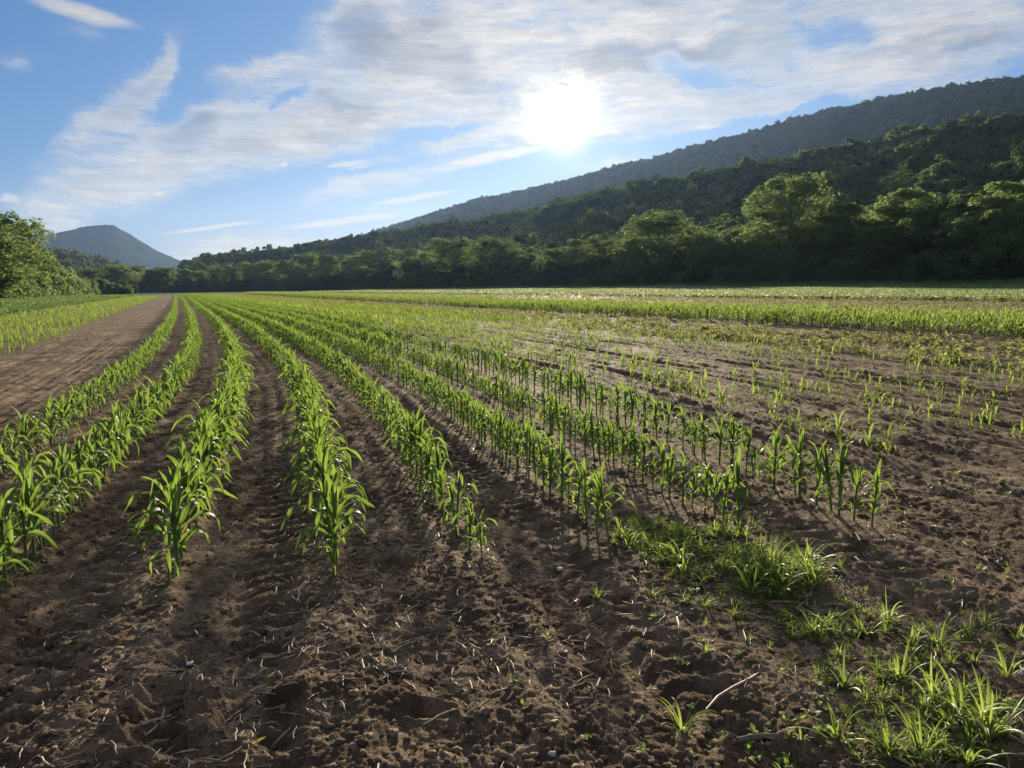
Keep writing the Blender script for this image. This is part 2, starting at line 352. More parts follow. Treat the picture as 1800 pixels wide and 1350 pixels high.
M = {
 'soil': mat_soil(),
 'corn': mat_leaf('corn_leaf', c4(.050, .110, .040), c4(.032, .078, .032), c4(.30, .45, .06), .37, .58, .25, rib=c4(.17, .27, .09), objvar=.35),
 'dryleaf': mat_leaf('yellowing_leaf', c4(.30, .26, .09), c4(.22, .17, .08), c4(.5, .42, .10), .4, .6, .2),
 'stalk': mat_leaf('corn_stalk', c4(.10, .17, .04), c4(.075, .13, .035), c4(.2, .3, .05), .2, .5, .4),
 'seedling': mat_leaf('seedling_leaf', c4(.085, .145, .035), c4(.06, .11, .035), c4(.34, .46, .08), .44, .65, .15),
 'grass': mat_leaf('weed_grass_leaf', c4(.095, .150, .040), c4(.065, .115, .035), c4(.38, .50, .09), .46, .5, .3),
 'pale': mat_leaf('pale_crop_leaf', c4(.15, .21, .10), c4(.11, .17, .08), c4(.44, .52, .20), .45, .55, .4),
 'weed': mat_leaf('weed_leaf', c4(.15, .17, .065), c4(.10, .13, .05), c4(.42, .45, .14), .42, .75, .15),
 'bluecrop': mat_leaf('bluish_crop_leaf', c4(.075, .15, .060), c4(.055, .12, .05), c4(.26, .40, .10), .42, .55, .35),
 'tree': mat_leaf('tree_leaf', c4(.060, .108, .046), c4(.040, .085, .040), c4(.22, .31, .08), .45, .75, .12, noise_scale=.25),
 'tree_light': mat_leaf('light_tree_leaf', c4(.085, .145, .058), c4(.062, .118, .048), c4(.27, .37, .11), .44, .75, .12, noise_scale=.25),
 'forest': mat_leaf('forest_leaf', c4(.095, .145, .050), c4(.030, .068, .034), c4(.20, .28, .06), .38, .8, .1, objvar=.7, noise_scale=.3),
 'bark': mat_plain('bark', c4(.10, .08, .06), c4(.20, .17, .14), 4, .9, .03),
 'straw': mat_plain('straw', c4(.40, .32, .21), c4(.15, .11, .075), 8, .6),
 'clod': mat_plain('clod_earth', c4(.065, .048, .034), c4(.18, .138, .094), 30, .95, .004),
 'stone': mat_plain('stone', c4(.30, .27, .23), c4(.42, .40, .36), 30, .8, .002),
 'white': mat_plain('white_stone', c4(.70, .70, .68), c4(.8, .8, .78), 30, .6),
 'yellow': mat_leaf('yellow_leaf', c4(.60, .50, .03), c4(.5, .45, .04), c4(.6, .5, .03), .3, .5, .4),
 'wood': mat_plain('pole_wood', c4(.20, .17, .14), c4(.30, .27, .23), 5, .9),
 'hill': mat_plain('hill_floor', c4(.022, .040, .014), c4(.035, .055, .018), .05, 1.0),
 'farhill': mat_plain('mountain_woods', c4(.018, .032, .018), c4(.034, .052, .028), .012, 1.0, 0.0),
}

# ------------------------------------------------------------------ the field (one sheet to the horizon)
def build_field():
    az_f = np.linspace(R(-43), R(43), 660)
    az_r = np.linspace(R(43), R(360-43), 90)[1:-1]
    az = np.concatenate([az_f, az_r]); na = len(az)
    r = [0.35, .7, 1.1, 1.5, 1.8, 2.05]
    while r[-1] < 30: r.append(r[-1]*1.0038)
    while r[-1] < 12000: r.append(r[-1]*1.05)
    r = np.array(r); nr = len(r)
    A, Rr = np.meshgrid(az, r); x = Rr*np.sin(A); y = Rr*np.cos(A)
    z = height(x.ravel(), y.ravel()).reshape(x.shape)
    V = np.stack([x.ravel(), y.ravel(), z.ravel()], 1)
    V = np.vstack([V, [[0, 0, hz(0, 0)]]])
    i = np.arange(nr-1)[:, None]*na; j = np.arange(na)[None, :]; j2 = (j+1) % na
    Fc = np.stack([i+j, i+na+j, i+na+j2, i+j2], -1).reshape(-1, 4)[:, ::-1]
    # drop the fine rings behind the camera: coarse columns are few anyway
    me = mesh_from('field', V, Fc, M['soil'])
    o = obj('field', me); tag(o, kind='structure')
    # centre disc
    c = len(V)-1
    return o
field = build_field()

# ------------------------------------------------------------------ leaf strips
def strip(base, heading, up0, length, width, droop, curl=0.0, nseg=10, ncross=2, fold=.25, wave=.0, twist=0.0, prof='corn', rnd=random, gravity=1.6):
    """curved blade: returns V, F, UV.  up0 = start angle above horizontal; droop = total bend (radians)"""
    pos = np.array(base, float); V = []; UV = []
    ds = length/nseg; ncol = 2*ncross+1 if ncross else 2
    ph = rnd.uniform(0, 6.28); ph2 = rnd.uniform(0, 6.28)
    for k in range(nseg+1):
        t = k/nseg
        el = up0 - droop*(t**gravity if gravity > 1.65 or prof != 'corn' else (.12*t + .88*(lambda u: u*u*(3-2*u))(min(1, max(0, (t-.26)/.52))))); hd = heading + curl*t
        T = np.array([math.cos(el)*math.cos(hd), math.cos(el)*math.sin(hd), math.sin(el)])
        S = np.array([-math.sin(hd), math.cos(hd), 0.0]); N = np.cross(T, S)
        if N[2] < 0 and el < math.pi/2: N = N
        tw = twist*t
        S2 = S*math.cos(tw) + N*math.sin(tw); N2 = N*math.cos(tw) - S*math.sin(tw)
        if prof == 'corn': w = width*(0.40+1.15*t)*(1-t)**.6*.98 if t < 1 else 0.0
        elif prof == 'grass': w = width*(.55+.6*t)*(1-t)**.6*1.2 if t < 1 else 0.0
        else: w = width*math.sin(math.pi*min(max(t*.96+.04, 0), 1))**.8
        w = max(w, width*.03)/2
        cols = np.linspace(-1, 1, ncol)
        for c in cols:
            lift = -fold*w*(1-abs(c))*1.0 + (wave*width*math.sin(t*19+ph+(c > 0)*1.7+ph2*(c > 0))*abs(c)**2*math.sin(math.pi*t))
            V.append(pos + S2*(w*c) + N2*lift); UV.append((.5+.5*c, t))
        pos = pos + T*ds
    Fc = []
    for k in range(nseg):
        for c in range(ncol-1):
            a = k*ncol+c; Fc.append((a, a+1, a+ncol+1, a+ncol))
    return np.array(V), np.array(Fc), np.array(UV)
def tube(pts, rad, n=6):
    pts = np.array(pts, float); V = []; Fc = []
    for k, p in enumerate(pts):
        d = pts[min(k+1, len(pts)-1)] - pts[max(k-1, 0)]; d = d/np.linalg.norm(d)
        a = np.cross(d, [0.3, .9, .1]); a /= np.linalg.norm(a); b = np.cross(d, a)
        for i in range(n):
            q = 2*math.pi*i/n; V.append(p + rad[k]*(a*math.cos(q)+b*math.sin(q)))
    for k in range(len(pts)-1):
        for i in range(n): Fc.append((k*n+i, k*n+(i+1) % n, (k+1)*n+(i+1) % n, (k+1)*n+i))
    return np.array(V), np.array(Fc), np.tile([[.3, .3]], (len(V), 1))
def join(parts):
    Vs, Fs, Us = [], [], []; o = 0
    for V, Fc, U in parts:
        Vs.append(V); Fs.append(Fc+o); Us.append(U); o += len(V)
    return np.vstack(Vs), np.vstack(Fs), np.vstack(Us)

# ------------------------------------------------------------------ corn
def corn_geo(seed, H=.60, nleaf=8, nseg=12, ncross=2):
    """young corn plant: list of (name, V, F, UV)"""
    rd = random.Random(seed); out = []
    sh = H*.62; lean = rd.uniform(-.03, .03), rd.uniform(-.03, .03)
    def stalk_at(z): f = z/H; return np.array([lean[0]*f*f*2, lean[1]*f*f*2, z])
    out.append(('stalk',) + tube([stalk_at(z) for z in (-.02, sh*.25, sh*.5, sh*.8, sh*1.0)], [.0105, .0100, .0105, .0095, .005], 6))
    ph = rd.uniform(0, math.pi)
    for i in range(nleaf):
        f = i/(nleaf-1)
        z = H*(.14+.50*f**.8); hd = ph + math.pi*i + rd.uniform(-.45, .45)
        L = H*(.24+.44*math.sin(math.pi*min(1, .12+f*.80)))*rd.uniform(.82, 1.12)
        W = (.022+.036*math.sin(math.pi*min(1, .15+.75*f)))*H/.6*rd.uniform(.85, 1.1)
        if f > .85: up, dr, g = R(82), R(rd.uniform(25, 95)), 2.0
        elif f > .6: up, dr, g = R(rd.uniform(52, 68)), R(rd.uniform(115, 155)), 1.5
        else: up, dr, g = R(rd.uniform(32, 55)), R(rd.uniform(80, 135)), 1.2
        out.append(('leaf',) + strip(stalk_at(z), hd, up, L, W, dr, rd.uniform(-.5, .5), nseg, ncross, .45, .16, rd.uniform(-1.1, 1.1), 'corn', rd, g))
    # rolled whorl in the heart
    for s in (0, 1.9):
        out.append(('leaf',) + strip(stalk_at(sh*.8), ph+s+.8, R(86), H*.36, .044*H/.6, R(rd.uniform(8, 30)), .2, max(5, nseg//2), ncross, 1.1, .03, .3, 'corn', rd, 2.0))
    return out
NV_CORN = 9
corn_var = []
for k in range(NV_CORN):
    g = corn_geo(100+k, .60, 7+k % 3)
    corn_var.append([(nm, mesh_from(nm, V, Fc, M['stalk'] if nm == 'stalk' else (M['dryleaf'] if q == 1 and k % 3 == 0 else M['corn']), uv=U)) for q, (nm, V, Fc, U) in enumerate(g)])
ORD = ['first', 'second', 'third', 'fourth', 'fifth', 'sixth', 'seventh', 'eighth', 'ninth', 'tenth']
ROWTXT = ['leafy corn plant in the leftmost row beside the bare lane', 'leafy corn plant in the second row from the bare lane on the left',
          'tall corn plant in the third row from the lane, left of centre', 'tall corn plant in the fourth row from the lane',
          'corn plant in the fifth row from the lane, behind the small end plants', 'corn plant in the sixth row from the lane, right of the centre',
          'long stemmed corn plant in the seventh row, ending at the grass patch', 'long stemmed corn plant in the outermost row before the seedlings on the right']
ROWEND = ['corn plant at the near end of the leftmost row, by the lane', 'drooping corn plant at the left edge of the picture, nearest of its row',
          'bright green corn plant at the near end of the tall row left of centre', 'corn plant at the near end of the tall row just left of the middle',
          'small corn plant at the near end of the fifth row, in bare soil', 'sturdy leaning corn plant with broad leaves at the near end of the sixth row',
          'corn plant standing at the edge of the green grass patch', 'corn plant with far reaching leaves at the near end of the outermost tall row']
ROWSTART = [4.6, 4.45, 4.35, 4.05, 3.95, 3.95, 3.72, 3.42]
ROWH = [.49, .51, .56, .52, .48, .45, .45, .46]
corn_pts = []
for r, p0 in enumerate(ROWS):
    s = ROWSTART[r]; first = True
    while s < 290:
        jit = random.gauss(0, .018)
        x, y = sp_to_xy(s, p0 + curve(s) + jit)
        hgt = ROWH[r]*(random.uniform(.84, 1.14) if random.random() > .12 else random.uniform(.5, .75))*(1+.18*vnoise(np.array([s*.35]), np.array([r*7.7]), 3)[0])
        grow = sstep(8, 30, np.array([s]))[0]
        hgt = hgt*(1-grow) + (.55*random.uniform(.85, 1.1))*grow if r > 3 else hgt
        if r == 4 and s < 4.9: hgt = (.30 if s < 4.3 else .38)*random.uniform(.9, 1.1)
        if r == 5 and s < 4.0: hgt = .50
        if r == 7 and s < 3.6: hgt = .42
        if first or not (random.random() < .04 or (r > 3 and vnoise(np.array([s*1.3]), np.array([r*5.1+2]), 19)[0] < -.40)):
            corn_pts.append((math.hypot(x, y), x, y, hgt, r, first)); first = False
        step = (.145 if r < 4 else .135) * random.uniform(.7, 1.35)
        s += step * (1 if s < 60 else (1.8 if s < 130 else 3))
def in_view(x, y, m=1.0):
    return y > 0.8 and abs(math.degrees(math.atan2(x, y))) < 35.5 + m*30/max(1, math.hypot(x, y))
vis = sorted([c for c in corn_pts if in_view(c[1], c[2], .25)], key=lambda c: -c[3]/c[0])
near_corn = vis[:300]; near_set = set(id(c) for c in near_corn)
def place_parts(name, variant, loc, rotz, scale, tilt=0, wide=1.0):
    e = bpy.data.objects.new(name, None); COL.objects.link(e); e.empty_display_size = .1
    e.location = loc; e.rotation_euler = (tilt, 0, rotz); e.scale = (scale*wide, scale*wide, scale)
    for nm, me in variant:
        c = bpy.data.objects.new(nm, me); COL.objects.link(c); c.parent = e
    return e
rowcount = {}
for d, x, y, hgt, r, first in sorted(near_corn):
    v = corn_var[random.randrange(NV_CORN)]
    rot = math.pi/2 - (TH) * -1 + random.choice((0, math.pi)) + random.uniform(-1.3, 1.3)
    wide = 1.0 if r < 4 else .95
    e = place_parts('corn_plant', v, (x, y, hz(x, y)), rot, hgt/.60*1.02, random.gauss(0, .05) if not (r == 5 and first) else R(14), wide)
    rowcount[r] = rowcount.get(r, 0) + 1; k = rowcount[r]
    if first: tag(e, ROWEND[r], 'corn plant')
    elif k <= 10: tag(e, '%s plant from the near end of the %s row from the lane' % (ORD[k-1], ORD[r]), 'corn plant')
    else: tag(e, ROWTXT[r], 'corn plant', 'corn plants in the %s row from the lane' % ORD[r])

# ------------------------------------------------------------------ scatter by geometry nodes (for stuff)
def proto_collection(name, meshes):
    c = bpy.data.collections.new(name)
    for i, me in enumerate(meshes):
        o = bpy.data.objects.new('%s_%02d' % (name, i), me); c.objects.link(o)
    return c
def scatter(name, coll, pts, label, cat='plants', nvar=1, extra=None):
    """pts: array (n,5) x,y,z,rotz,scale"""
    pts = np.asarray(pts, dtype=np.float32)
    me = bpy.data.meshes.new(name); me.vertices.add(len(pts)); me.vertices.foreach_set('co', pts[:, :3].ravel())
    a = me.attributes.new('rz', 'FLOAT', 'POINT'); a.data.foreach_set('value', np.ascontiguousarray(pts[:, 3]))
    a = me.attributes.new('sc', 'FLOAT', 'POINT'); a.data.foreach_set('value', np.ascontiguousarray(pts[:, 4]))
    idx = rng.integers(0, nvar, len(pts)).astype(np.int32)
    a = me.attributes.new('pick', 'INT', 'POINT'); a.data.foreach_set('value', idx)
    o = obj(name, me); tag(o, label, cat, kind='stuff')
    ng = bpy.data.node_groups.new(name + '_scatter', 'GeometryNodeTree')
    ng.interface.new_socket('Geometry', in_out='INPUT', socket_type='NodeSocketGeometry'); ng.interface.new_socket('Geometry', in_out='OUTPUT', socket_type='NodeSocketGeometry')
    nt = NT(ng); gi = nt.new('NodeGroupInput'); go = nt.new('NodeGroupOutput')
    iop = nt.new('GeometryNodeInstanceOnPoints'); ci = nt.new('GeometryNodeCollectionInfo')
    ci.inputs['Collection'].default_value = coll; ci.inputs['Separate Children'].default_value = True; ci.inputs['Reset Children'].default_value = True
    def attr(n, t):
        q = nt.new('GeometryNodeInputNamedAttribute', data_type=t); q.inputs['Name'].default_value = n
        return [s for s in q.outputs if s.enabled and s.name == 'Attribute'][0]
    cx = nt.new('ShaderNodeCombineXYZ'); nt.link(attr('rz', 'FLOAT'), cx.inputs[2])
    nt.link(gi.outputs[0], iop.inputs['Points']); nt.link(ci.outputs[0], iop.inputs['Instance'])
    iop.inputs['Pick Instance'].default_value = True
    nt.link(attr('pick', 'INT'), iop.inputs['Instance Index'])
    e2r = nt.new('FunctionNodeEulerToRotation'); nt.link(cx.outputs[0], e2r.inputs[0]); nt.link(e2r.outputs[0], iop.inputs['Rotation'])
    nt.link(attr('sc', 'FLOAT'), iop.inputs['Scale'])
    nt.link(iop.outputs[0], go.inputs[0])
    md = o.modifiers.new('scatter', 'NODES'); md.node_group = ng
    return o
def lod_mesh(name, geo, matmap):
    V, Fc, U = join([(g[1], g[2], g[3]) for g in geo])
    mi = np.concatenate([np.full(len(g[2]), 0 if g[0] == 'stalk' else 1) for g in geo])
    return mesh_from(name, V, Fc, uv=U, mats=[M['stalk'], matmap], midx=mi)
mid_c = proto_collection('corn_mid', [lod_mesh('corn_mid', corn_geo(200+k, .6, 8, 7, 1), M['corn']) for k in range(6)])
pts = [(x, y, 0, random.uniform(0, 6.28), hgt/.6*(1.0 if d < 60 else 1.1)) for c in corn_pts if id(c) not in near_set for (d, x, y, hgt, r, f) in [c]]
P = np.array(pts); P[:, 2] = height(P[:, 0], P[:, 1]); 
scatter('corn_rows', mid_c, P, 'the further corn plants running on in eight long rows to the far end of the field', 'corn', 6)

# generic low plants -------------------------------------------------
def seedling_geo(seed, H=.2, n=5, wid=.034, nseg=5, ncross=1, droop=(100, 150)):
    rd = random.Random(seed); out = [('stalk',) + tube([(0, 0, -.01), (0, 0, H*.25), (0, 0, H*.5)], [.004, .0038, .003], 4)]
    ph = rd.uniform(0, 3.1)
    for i in range(n):
        f = i/(n-1); L = H*rd.uniform(.75, 1.1)*(.7+.5*f)
        out.append(('leaf',) + strip((0, 0, H*(.1+.4*f)), ph+math.pi*i+rd.uniform(-.6, .6), R(45+35*f), L, wid*rd.uniform(.8, 1.2), R(rd.uniform(*droop)*(1.1-.5*f)), rd.uniform(-.5, .5), nseg, ncross, .5, .08, rd.uniform(-.5, .5), 'corn', rd, 1.6))
    return out
def tuft_geo(seed, H=.22, n=14, wid=.011, nseg=7, ncross=1, spread=1.0):
    rd = random.Random(seed); out = []
    for i in range(n):
        L = H*rd.uniform(.5, 1.15); hd = rd.uniform(0, 6.28); r0 = rd.uniform(0, .025)
        out.append(('blade',) + strip((r0*math.cos(hd), r0*math.sin(hd), -.005), hd, R(rd.uniform(35, 85)), L, wid*rd.uniform(.7, 1.7), R(rd.uniform(40, 150))*spread, rd.uniform(-.6, .6), nseg, ncross, .4, .02, rd.uniform(-.8, .8), 'grass', rd, 1.7))
    return out
def one(name, geo, mat):
    V, Fc, U = join([(g[1], g[2], g[3]) for g in geo]); return mesh_from(name, V, Fc, mat, uv=U)
def bushy_geo(seed, H=.3, n=16, wid=.07):
    """low broad leaved crop plant"""
    rd = random.Random(seed); out = []
    for i in range(n):
        hd = rd.uniform(0, 6.28); z = H*rd.uniform(.1, .75); r0 = rd.uniform(0, H*.35)
        out.append(('leaf',) + strip((r0*math.cos(hd), r0*math.sin(hd), z), hd, R(rd.uniform(0, 60)), wid*1.5*rd.uniform(.8, 1.3), wid*rd.uniform(.8, 1.3), R(rd.uniform(20, 70)), 0, 3, 0, 0, 0, rd.uniform(-.5, .5), 'oval', rd))
    return out
seed_meshes = [one('seedling', seedling_geo(300+k, .2, 5), M['seedling']) for k in range(6)]
seed_c = proto_collection('seedling_proto', seed_meshes)

# ---- corn seedlings on the right
SR = [5.75, 6.55, 7.35, 8.15, 9.0, 9.8, 10.6, 11.45, 12.3]
seedpts = []
for r, p0 in enumerate(SR):
    s = 4.9 if r == 0 else random.uniform(1.5, 3)
    while s < 290:
        dens = .62 + .38*sstep(9, 34, np.array([s]))[0]
        if r == 0: dens = .8
        if r == 1: dens = max(dens, .55)
        cl = vnoise(np.array([s*.7]), np.array([r*3.3]), 44)[0]*1.1
        if random.random() < dens + cl*1.1:
            p = p0 + curve(s) + random.gauss(0, .018); x, y = sp_to_xy(s, p)
            big = 1 + .55*sstep(12, 40, np.array([s]))[0]
            sc = random.uniform(.55, 1.15)*(1.35 if r == 0 else (1.15 if r == 1 else .9))*big
            seedpts.append((math.hypot(x, y), x, y, sc, r))
        s += .14*random.uniform(.7, 1.3)*(1 if s < 60 else (2 if s < 130 else 3.5))
vs = sorted([c for c in seedpts if in_view(c[1], c[2], .25)], key=lambda c: -c[3]/c[0])
ns = vs[:300]; nset = set(id(c) for c in ns)
SL = ['short corn plant in the first seedling row beyond the tall corn', 'small corn seedling in the second seedling row beyond the tall corn', 'sparse corn seedling in the third row beyond the tall corn']
for d, x, y, sc, r in ns:
    e = obj('corn_seedling', random.choice(seed_meshes), None, (x, y, hz(x, y)), random.uniform(0, 6.28)); e.scale = (sc,)*3
    tag(e, SL[r] if r < 3 else 'tiny corn seedling scattered on the furrowed bare soil at the right', 'seedling',
        'corn seedlings of the %s sparse row' % ORD[r] if r < 3 else 'scattered seedlings on the furrowed soil')
P = np.array([(c[1], c[2], 0, random.uniform(0, 6.28), c[3]) for c in seedpts if id(c) not in nset]); P[:, 2] = height(P[:, 0], P[:, 1])
scatter('far_seedling_rows', seed_c, P, 'further seedling rows turning into solid green with distance', 'seedlings', 6)

def band(p0, p1, s0, s1, dens, sc=(.8, 1.2), row=None, far=(60, 130), keep=1.0, clump=0, seed=1, wedge=38):
    """random or row planting of a strip of the field; density per m2, thinned and enlarged far off"""
    rg = np.random.default_rng(seed); out = []
    edges = [s0] + [f for f in far if s0 < f < s1] + [s1]
    for i in range(len(edges)-1):
        a, b = edges[i], edges[i+1]; th = 1.0 if a < far[0] else (.45 if a < far[1] else .2)
        n = int((p1-p0)*(b-a)*dens*th); s = rg.uniform(a, b, n)
        p = rg.uniform(p0, p1, n)
        if row: p = p0 + np.round((p-p0)/row)*row + rg.normal(0, row*.06, n)
        x, y = sp_to_xy(s, p)
        ok = (np.abs(np.degrees(np.arctan2(x, y))) < wedge) & (y > 1)
        if clump: ok &= (fbm(s*.8, p*1.6, 3, seed+5) + rg.uniform(-.25, .25, n) > clump)
        x, y = x[ok], y[ok]; k = (1.0, 1.22, 1.5)[0 if th == 1 else (1 if th > .4 else 2)]
        out.append(np.stack([x, y, height(x, y), rg.uniform(0, 6.28, len(x)), rg.uniform(sc[0], sc[1], len(x))*k], 1))
    return np.vstack(out)
tuft_small = [one('tuft_small', tuft_geo(400+k, .15, 12, .010, 4, 0), M['weed']) for k in range(5)]
weed_c = proto_collection('weed_proto', tuft_small)
bushw = [one('bushy_weed', bushy_geo(420+k, .16, 16, .045), M['weed']) for k in range(4)]
weedb_c = proto_collection('bushy_weed_proto', bushw)
P = band(13.0, 17.9, 4, 240, 24, (.5, 1.4), clump=-.1, seed=11)
scatter('weed_strip', weedb_c, P, 'strip of low yellowish weeds between the seedlings and the dense green corn on the right', 'weeds', 4)
P = band(12.8, 18.0, 4, 240, 5, (.6, 1.3), clump=-.1, seed=12)
scatter('weed_grass_strip', weed_c, P, 'sparse grass mixed into the weedy strip at the right', 'grass', 5)
dense_c = proto_collection('dense_corn', [lod_mesh('dense_corn', corn_geo(220+k, .6, 8, 6, 0), M['seedling']) for k in range(5)])
P = band(19.2, 25.6, 2, 260, 10.5, (.75, 1.1), row=.8, seed=13)
scatter('dense_corn_band', dense_c, P, 'broad band of bright green corn behind the weedy strip on the right', 'corn', 5)
P = band(26.5, 46, 8, 280, 6, (.6, 1.5), clump=-.1, seed=14, far=(70, 150))
scatter('brown_weed_band', weedb_c, P, 'thin brownish green weeds between the two crop bands on the right', 'weeds', 4)
pale = [one('pale_crop', bushy_geo(440+k, .32, 20, .10), M['pale']) for k in range(4)]
pale_c = proto_collection('pale_crop_proto', pale)
P = band(48.3, 131, 15, 330, 4.8, (.8, 1.25), row=.76, seed=15, far=(90, 170))
ps, pp = xy_to_sp(P[:, 0], P[:, 1]); P = P[pp < np.interp(ps, [0, 54, 180, 280, 330], [66, 85, 129, 100, 70])]
scatter('pale_crop_band', pale_c, P, 'pale green low crop in front of the shaded grass margin on the right', 'crop', 4)
leftc = proto_collection('left_crop', [one('left_crop', seedling_geo(460+k, .30, 7, .036, 4, 0, (60, 110)), M['seedling']) for k in range(5)])
P = band(-10.3, -3.95, 8, 230, 11, (.5, .9), row=.42, seed=16, clump=-.30)
P[:, 0] -= 0
scatter('bright_plot', leftc, P, 'bright yellow green young crop in the plot left of the bare lane', 'crop', 5)
bluec = proto_collection('blue_crop', [one('blue_crop', bushy_geo(480+k, .45, 26, .11), M['bluecrop']) for k in range(4)])
P = band(-33, -10.8, 20, 300, 4.2, (.8, 1.15), row=.8, seed=17, far=(80, 160))
scatter('dark_plot', bluec, P, 'darker bluish green crop at the far left below the hedge', 'crop', 4)
margin_c = proto_collection('margin_grass', [one('margin_grass', tuft_geo(500+k, .6, 18, .05, 4, 0), M['bluecrop']) for k in range(4)])
P = band(86, 150, 20, 420, 1.2, (.7, 1.6), seed=18, far=(150, 260))
ps, pp = xy_to_sp(P[:, 0], P[:, 1]); P = P[pp > 2+np.interp(ps, [0, 54, 180, 280, 330], [66, 85, 129, 100, 70])]
scatter('margin_grass', margin_c, P, 'shaded grass margin in front of the trees on the right', 'grass', 4)
P = band(-62, -34, 60, 430, 1.4, (.7, 1.8), seed=19, far=(150, 260))
scatter('bank_grass', margin_c, P, 'rough grass on the bank below the left hedge', 'grass', 4)

# ------------------------------------------------------------------ weeds in the foreground
tuft_parts = []
for k in range(7):
    g = tuft_geo(600+k, .20 if k % 2 else .26, 12+2*(k % 3), .013, 9, 1, .9)
    tuft_parts.append([(nm, mesh_from(nm, V, Fc, M['grass'], uv=U)) for nm, V, Fc, U in g])
TUFTS = [ # photograph position, size, what sets it apart
 (1580, 1195, 1.0, 'upright grass tuft in the weedy strip, the middle one of three above the big clump'), (1485, 1210, .85, 'grass tuft with one long arching blade at the left of the weedy strip'),
 (1690, 1270, 1.25, 'big leafy grass clump near the right edge of the foreground'), (1735, 1300, 1.1, 'grass clump right of the biggest one at the right edge'), (1640, 1240, .95, 'grass tuft just left of the biggest clump'),
 (1470, 1300, 1.0, 'single spreading grass tuft with drooping blades near the bottom right'), (1200, 1270, .7, 'small grass tuft in bare soil right of centre at the bottom'),
 (1050, 1045, .62, 'low spreading tuft alone on bare soil left of the grass patch'), (1240, 1150, .45, 'tiny pale tuft below the grass patch'), (1430, 1110, .9, 'tall tuft at the head of the weedy strip'),
 (1455, 1100, .8, 'tuft with two upright blades at the head of the weedy strip'), (1520, 1115, .85, 'fan shaped tuft in the upper weedy strip'), (1560, 1100, .7, 'thin tuft with arching blades at the top of the weedy strip'),
 (1600, 1150, .8, 'tuft in the middle of the weedy strip behind the upright one'), (1650, 1140, .7, 'tuft at the right of the weedy strip with pointed blades'), (1705, 1125, .7, 'lone upright tuft right of the weedy strip'),
 (1770, 1200, .8, 'tuft touching the right edge above the big clump'), (1560, 1330, .7, 'tuft at the bottom edge right of the spreading one'), (1620, 1335, .9, 'pointed tuft at the bottom edge below the big clump'),
 (1700, 1345, .8, 'tuft at the bottom right corner'), (1380, 1340, .5, 'small tuft at the bottom edge left of the spreading one'), (1730, 1085, .55, 'small tuft on bare soil at the upper right of the strip'),
 (1480, 990, .55, 'thin seedling tuft right of the grass patch with a tall blade'), (1790, 1110, .6, 'small tuft at the right edge')]
for (px, py, sc, lb) in TUFTS:
    x, y = gnd(px, py); e = place_parts('grass_tuft', random.choice(tuft_parts), (x, y, hz(x, y)), random.uniform(0, 6.28), sc*.88)
    tag(e, lb, 'grass tuft')
grass_join = [one('grass_clump', tuft_geo(650+k, .18, 16, .011, 7, 1), M['grass']) for k in range(6)]
grass_c = proto_collection('grass_proto', grass_join)
# the grass patch: a blob of ground at the near end of the sixth and seventh row
gp = []
def blobpts(n, cx, cy, rx, ry, sc, seedv):
    rg = random.Random(seedv)
    for _ in range(n):
        a = rg.uniform(0, 6.28); q = math.sqrt(rg.random())
        px, py = cx+rx*q*math.cos(a), cy+ry*q*math.sin(a); x, y = gnd(px, py)
        gp.append((x, y, hz(x, y), rg.uniform(0, 6.28), sc*rg.uniform(.5, 1.15)))
blobpts(44, 1235, 975, 110, 42, .95, 1); blobpts(30, 1150, 950, 70, 26, .75, 2); blobpts(34, 1370, 1025, 70, 30, 1.1, 3); blobpts(54, 1290, 1020, 170, 66, .5, 4); blobpts(30, 1240, 960, 170, 62, .6, 44)
blobpts(10, 1130, 930, 40, 20, .5, 5)
scatter('grass_patch', grass_c, gp, 'dense dark green grass patch at the near end of the corn rows, right of centre', 'grass', 6)
gp = []
blobpts(44, 1440, 1085, 90, 45, .42, 60); blobpts(40, 1530, 1150, 150, 60, .40, 6); blobpts(34, 1620, 1200, 130, 60, .45, 7); blobpts(40, 1690, 1270, 90, 50, .55, 8); blobpts(26, 1640, 1330, 140, 40, .4, 9)
blobpts(16, 1720, 1110, 90, 60, .36, 10); blobpts(30, 1560, 1290, 160, 60, .36, 61); blobpts(16, 1350, 1100, 90, 50, .28, 62); blobpts(14, 1480, 1300, 120, 50, .25, 11); blobpts(16, 1250, 1120, 120, 70, .22, 12); blobpts(14, 950, 930, 130, 50, .2, 13)
blobpts(14, 1410, 745, 70, 14, .7, 14)
scatter('weedy_strip_grass', grass_c, gp, 'small grass and weeds growing between the tufts at the bottom right', 'weeds', 6)
# tiny broadleaf weeds
bw = [one('tiny_weed', bushy_geo(700+k, .040, 6, .018), M['seedling']) for k in range(4)]; bw_c = proto_collection('tiny_weed_proto', bw)
gp = []
blobpts(60, 1600, 1210, 230, 120, 1.0, 21); blobpts(40, 1300, 1000, 200, 90, 1.0, 22); blobpts(60, 1250, 1180, 420, 160, .8, 23); blobpts(60, 1600, 900, 250, 160, 1.1, 24); blobpts(30, 1500, 1300, 260, 60, 1.0, 25)
scatter('tiny_weeds', bw_c, gp, 'tiny broad leaved weeds dotted over the bare soil at the right', 'weeds', 4)

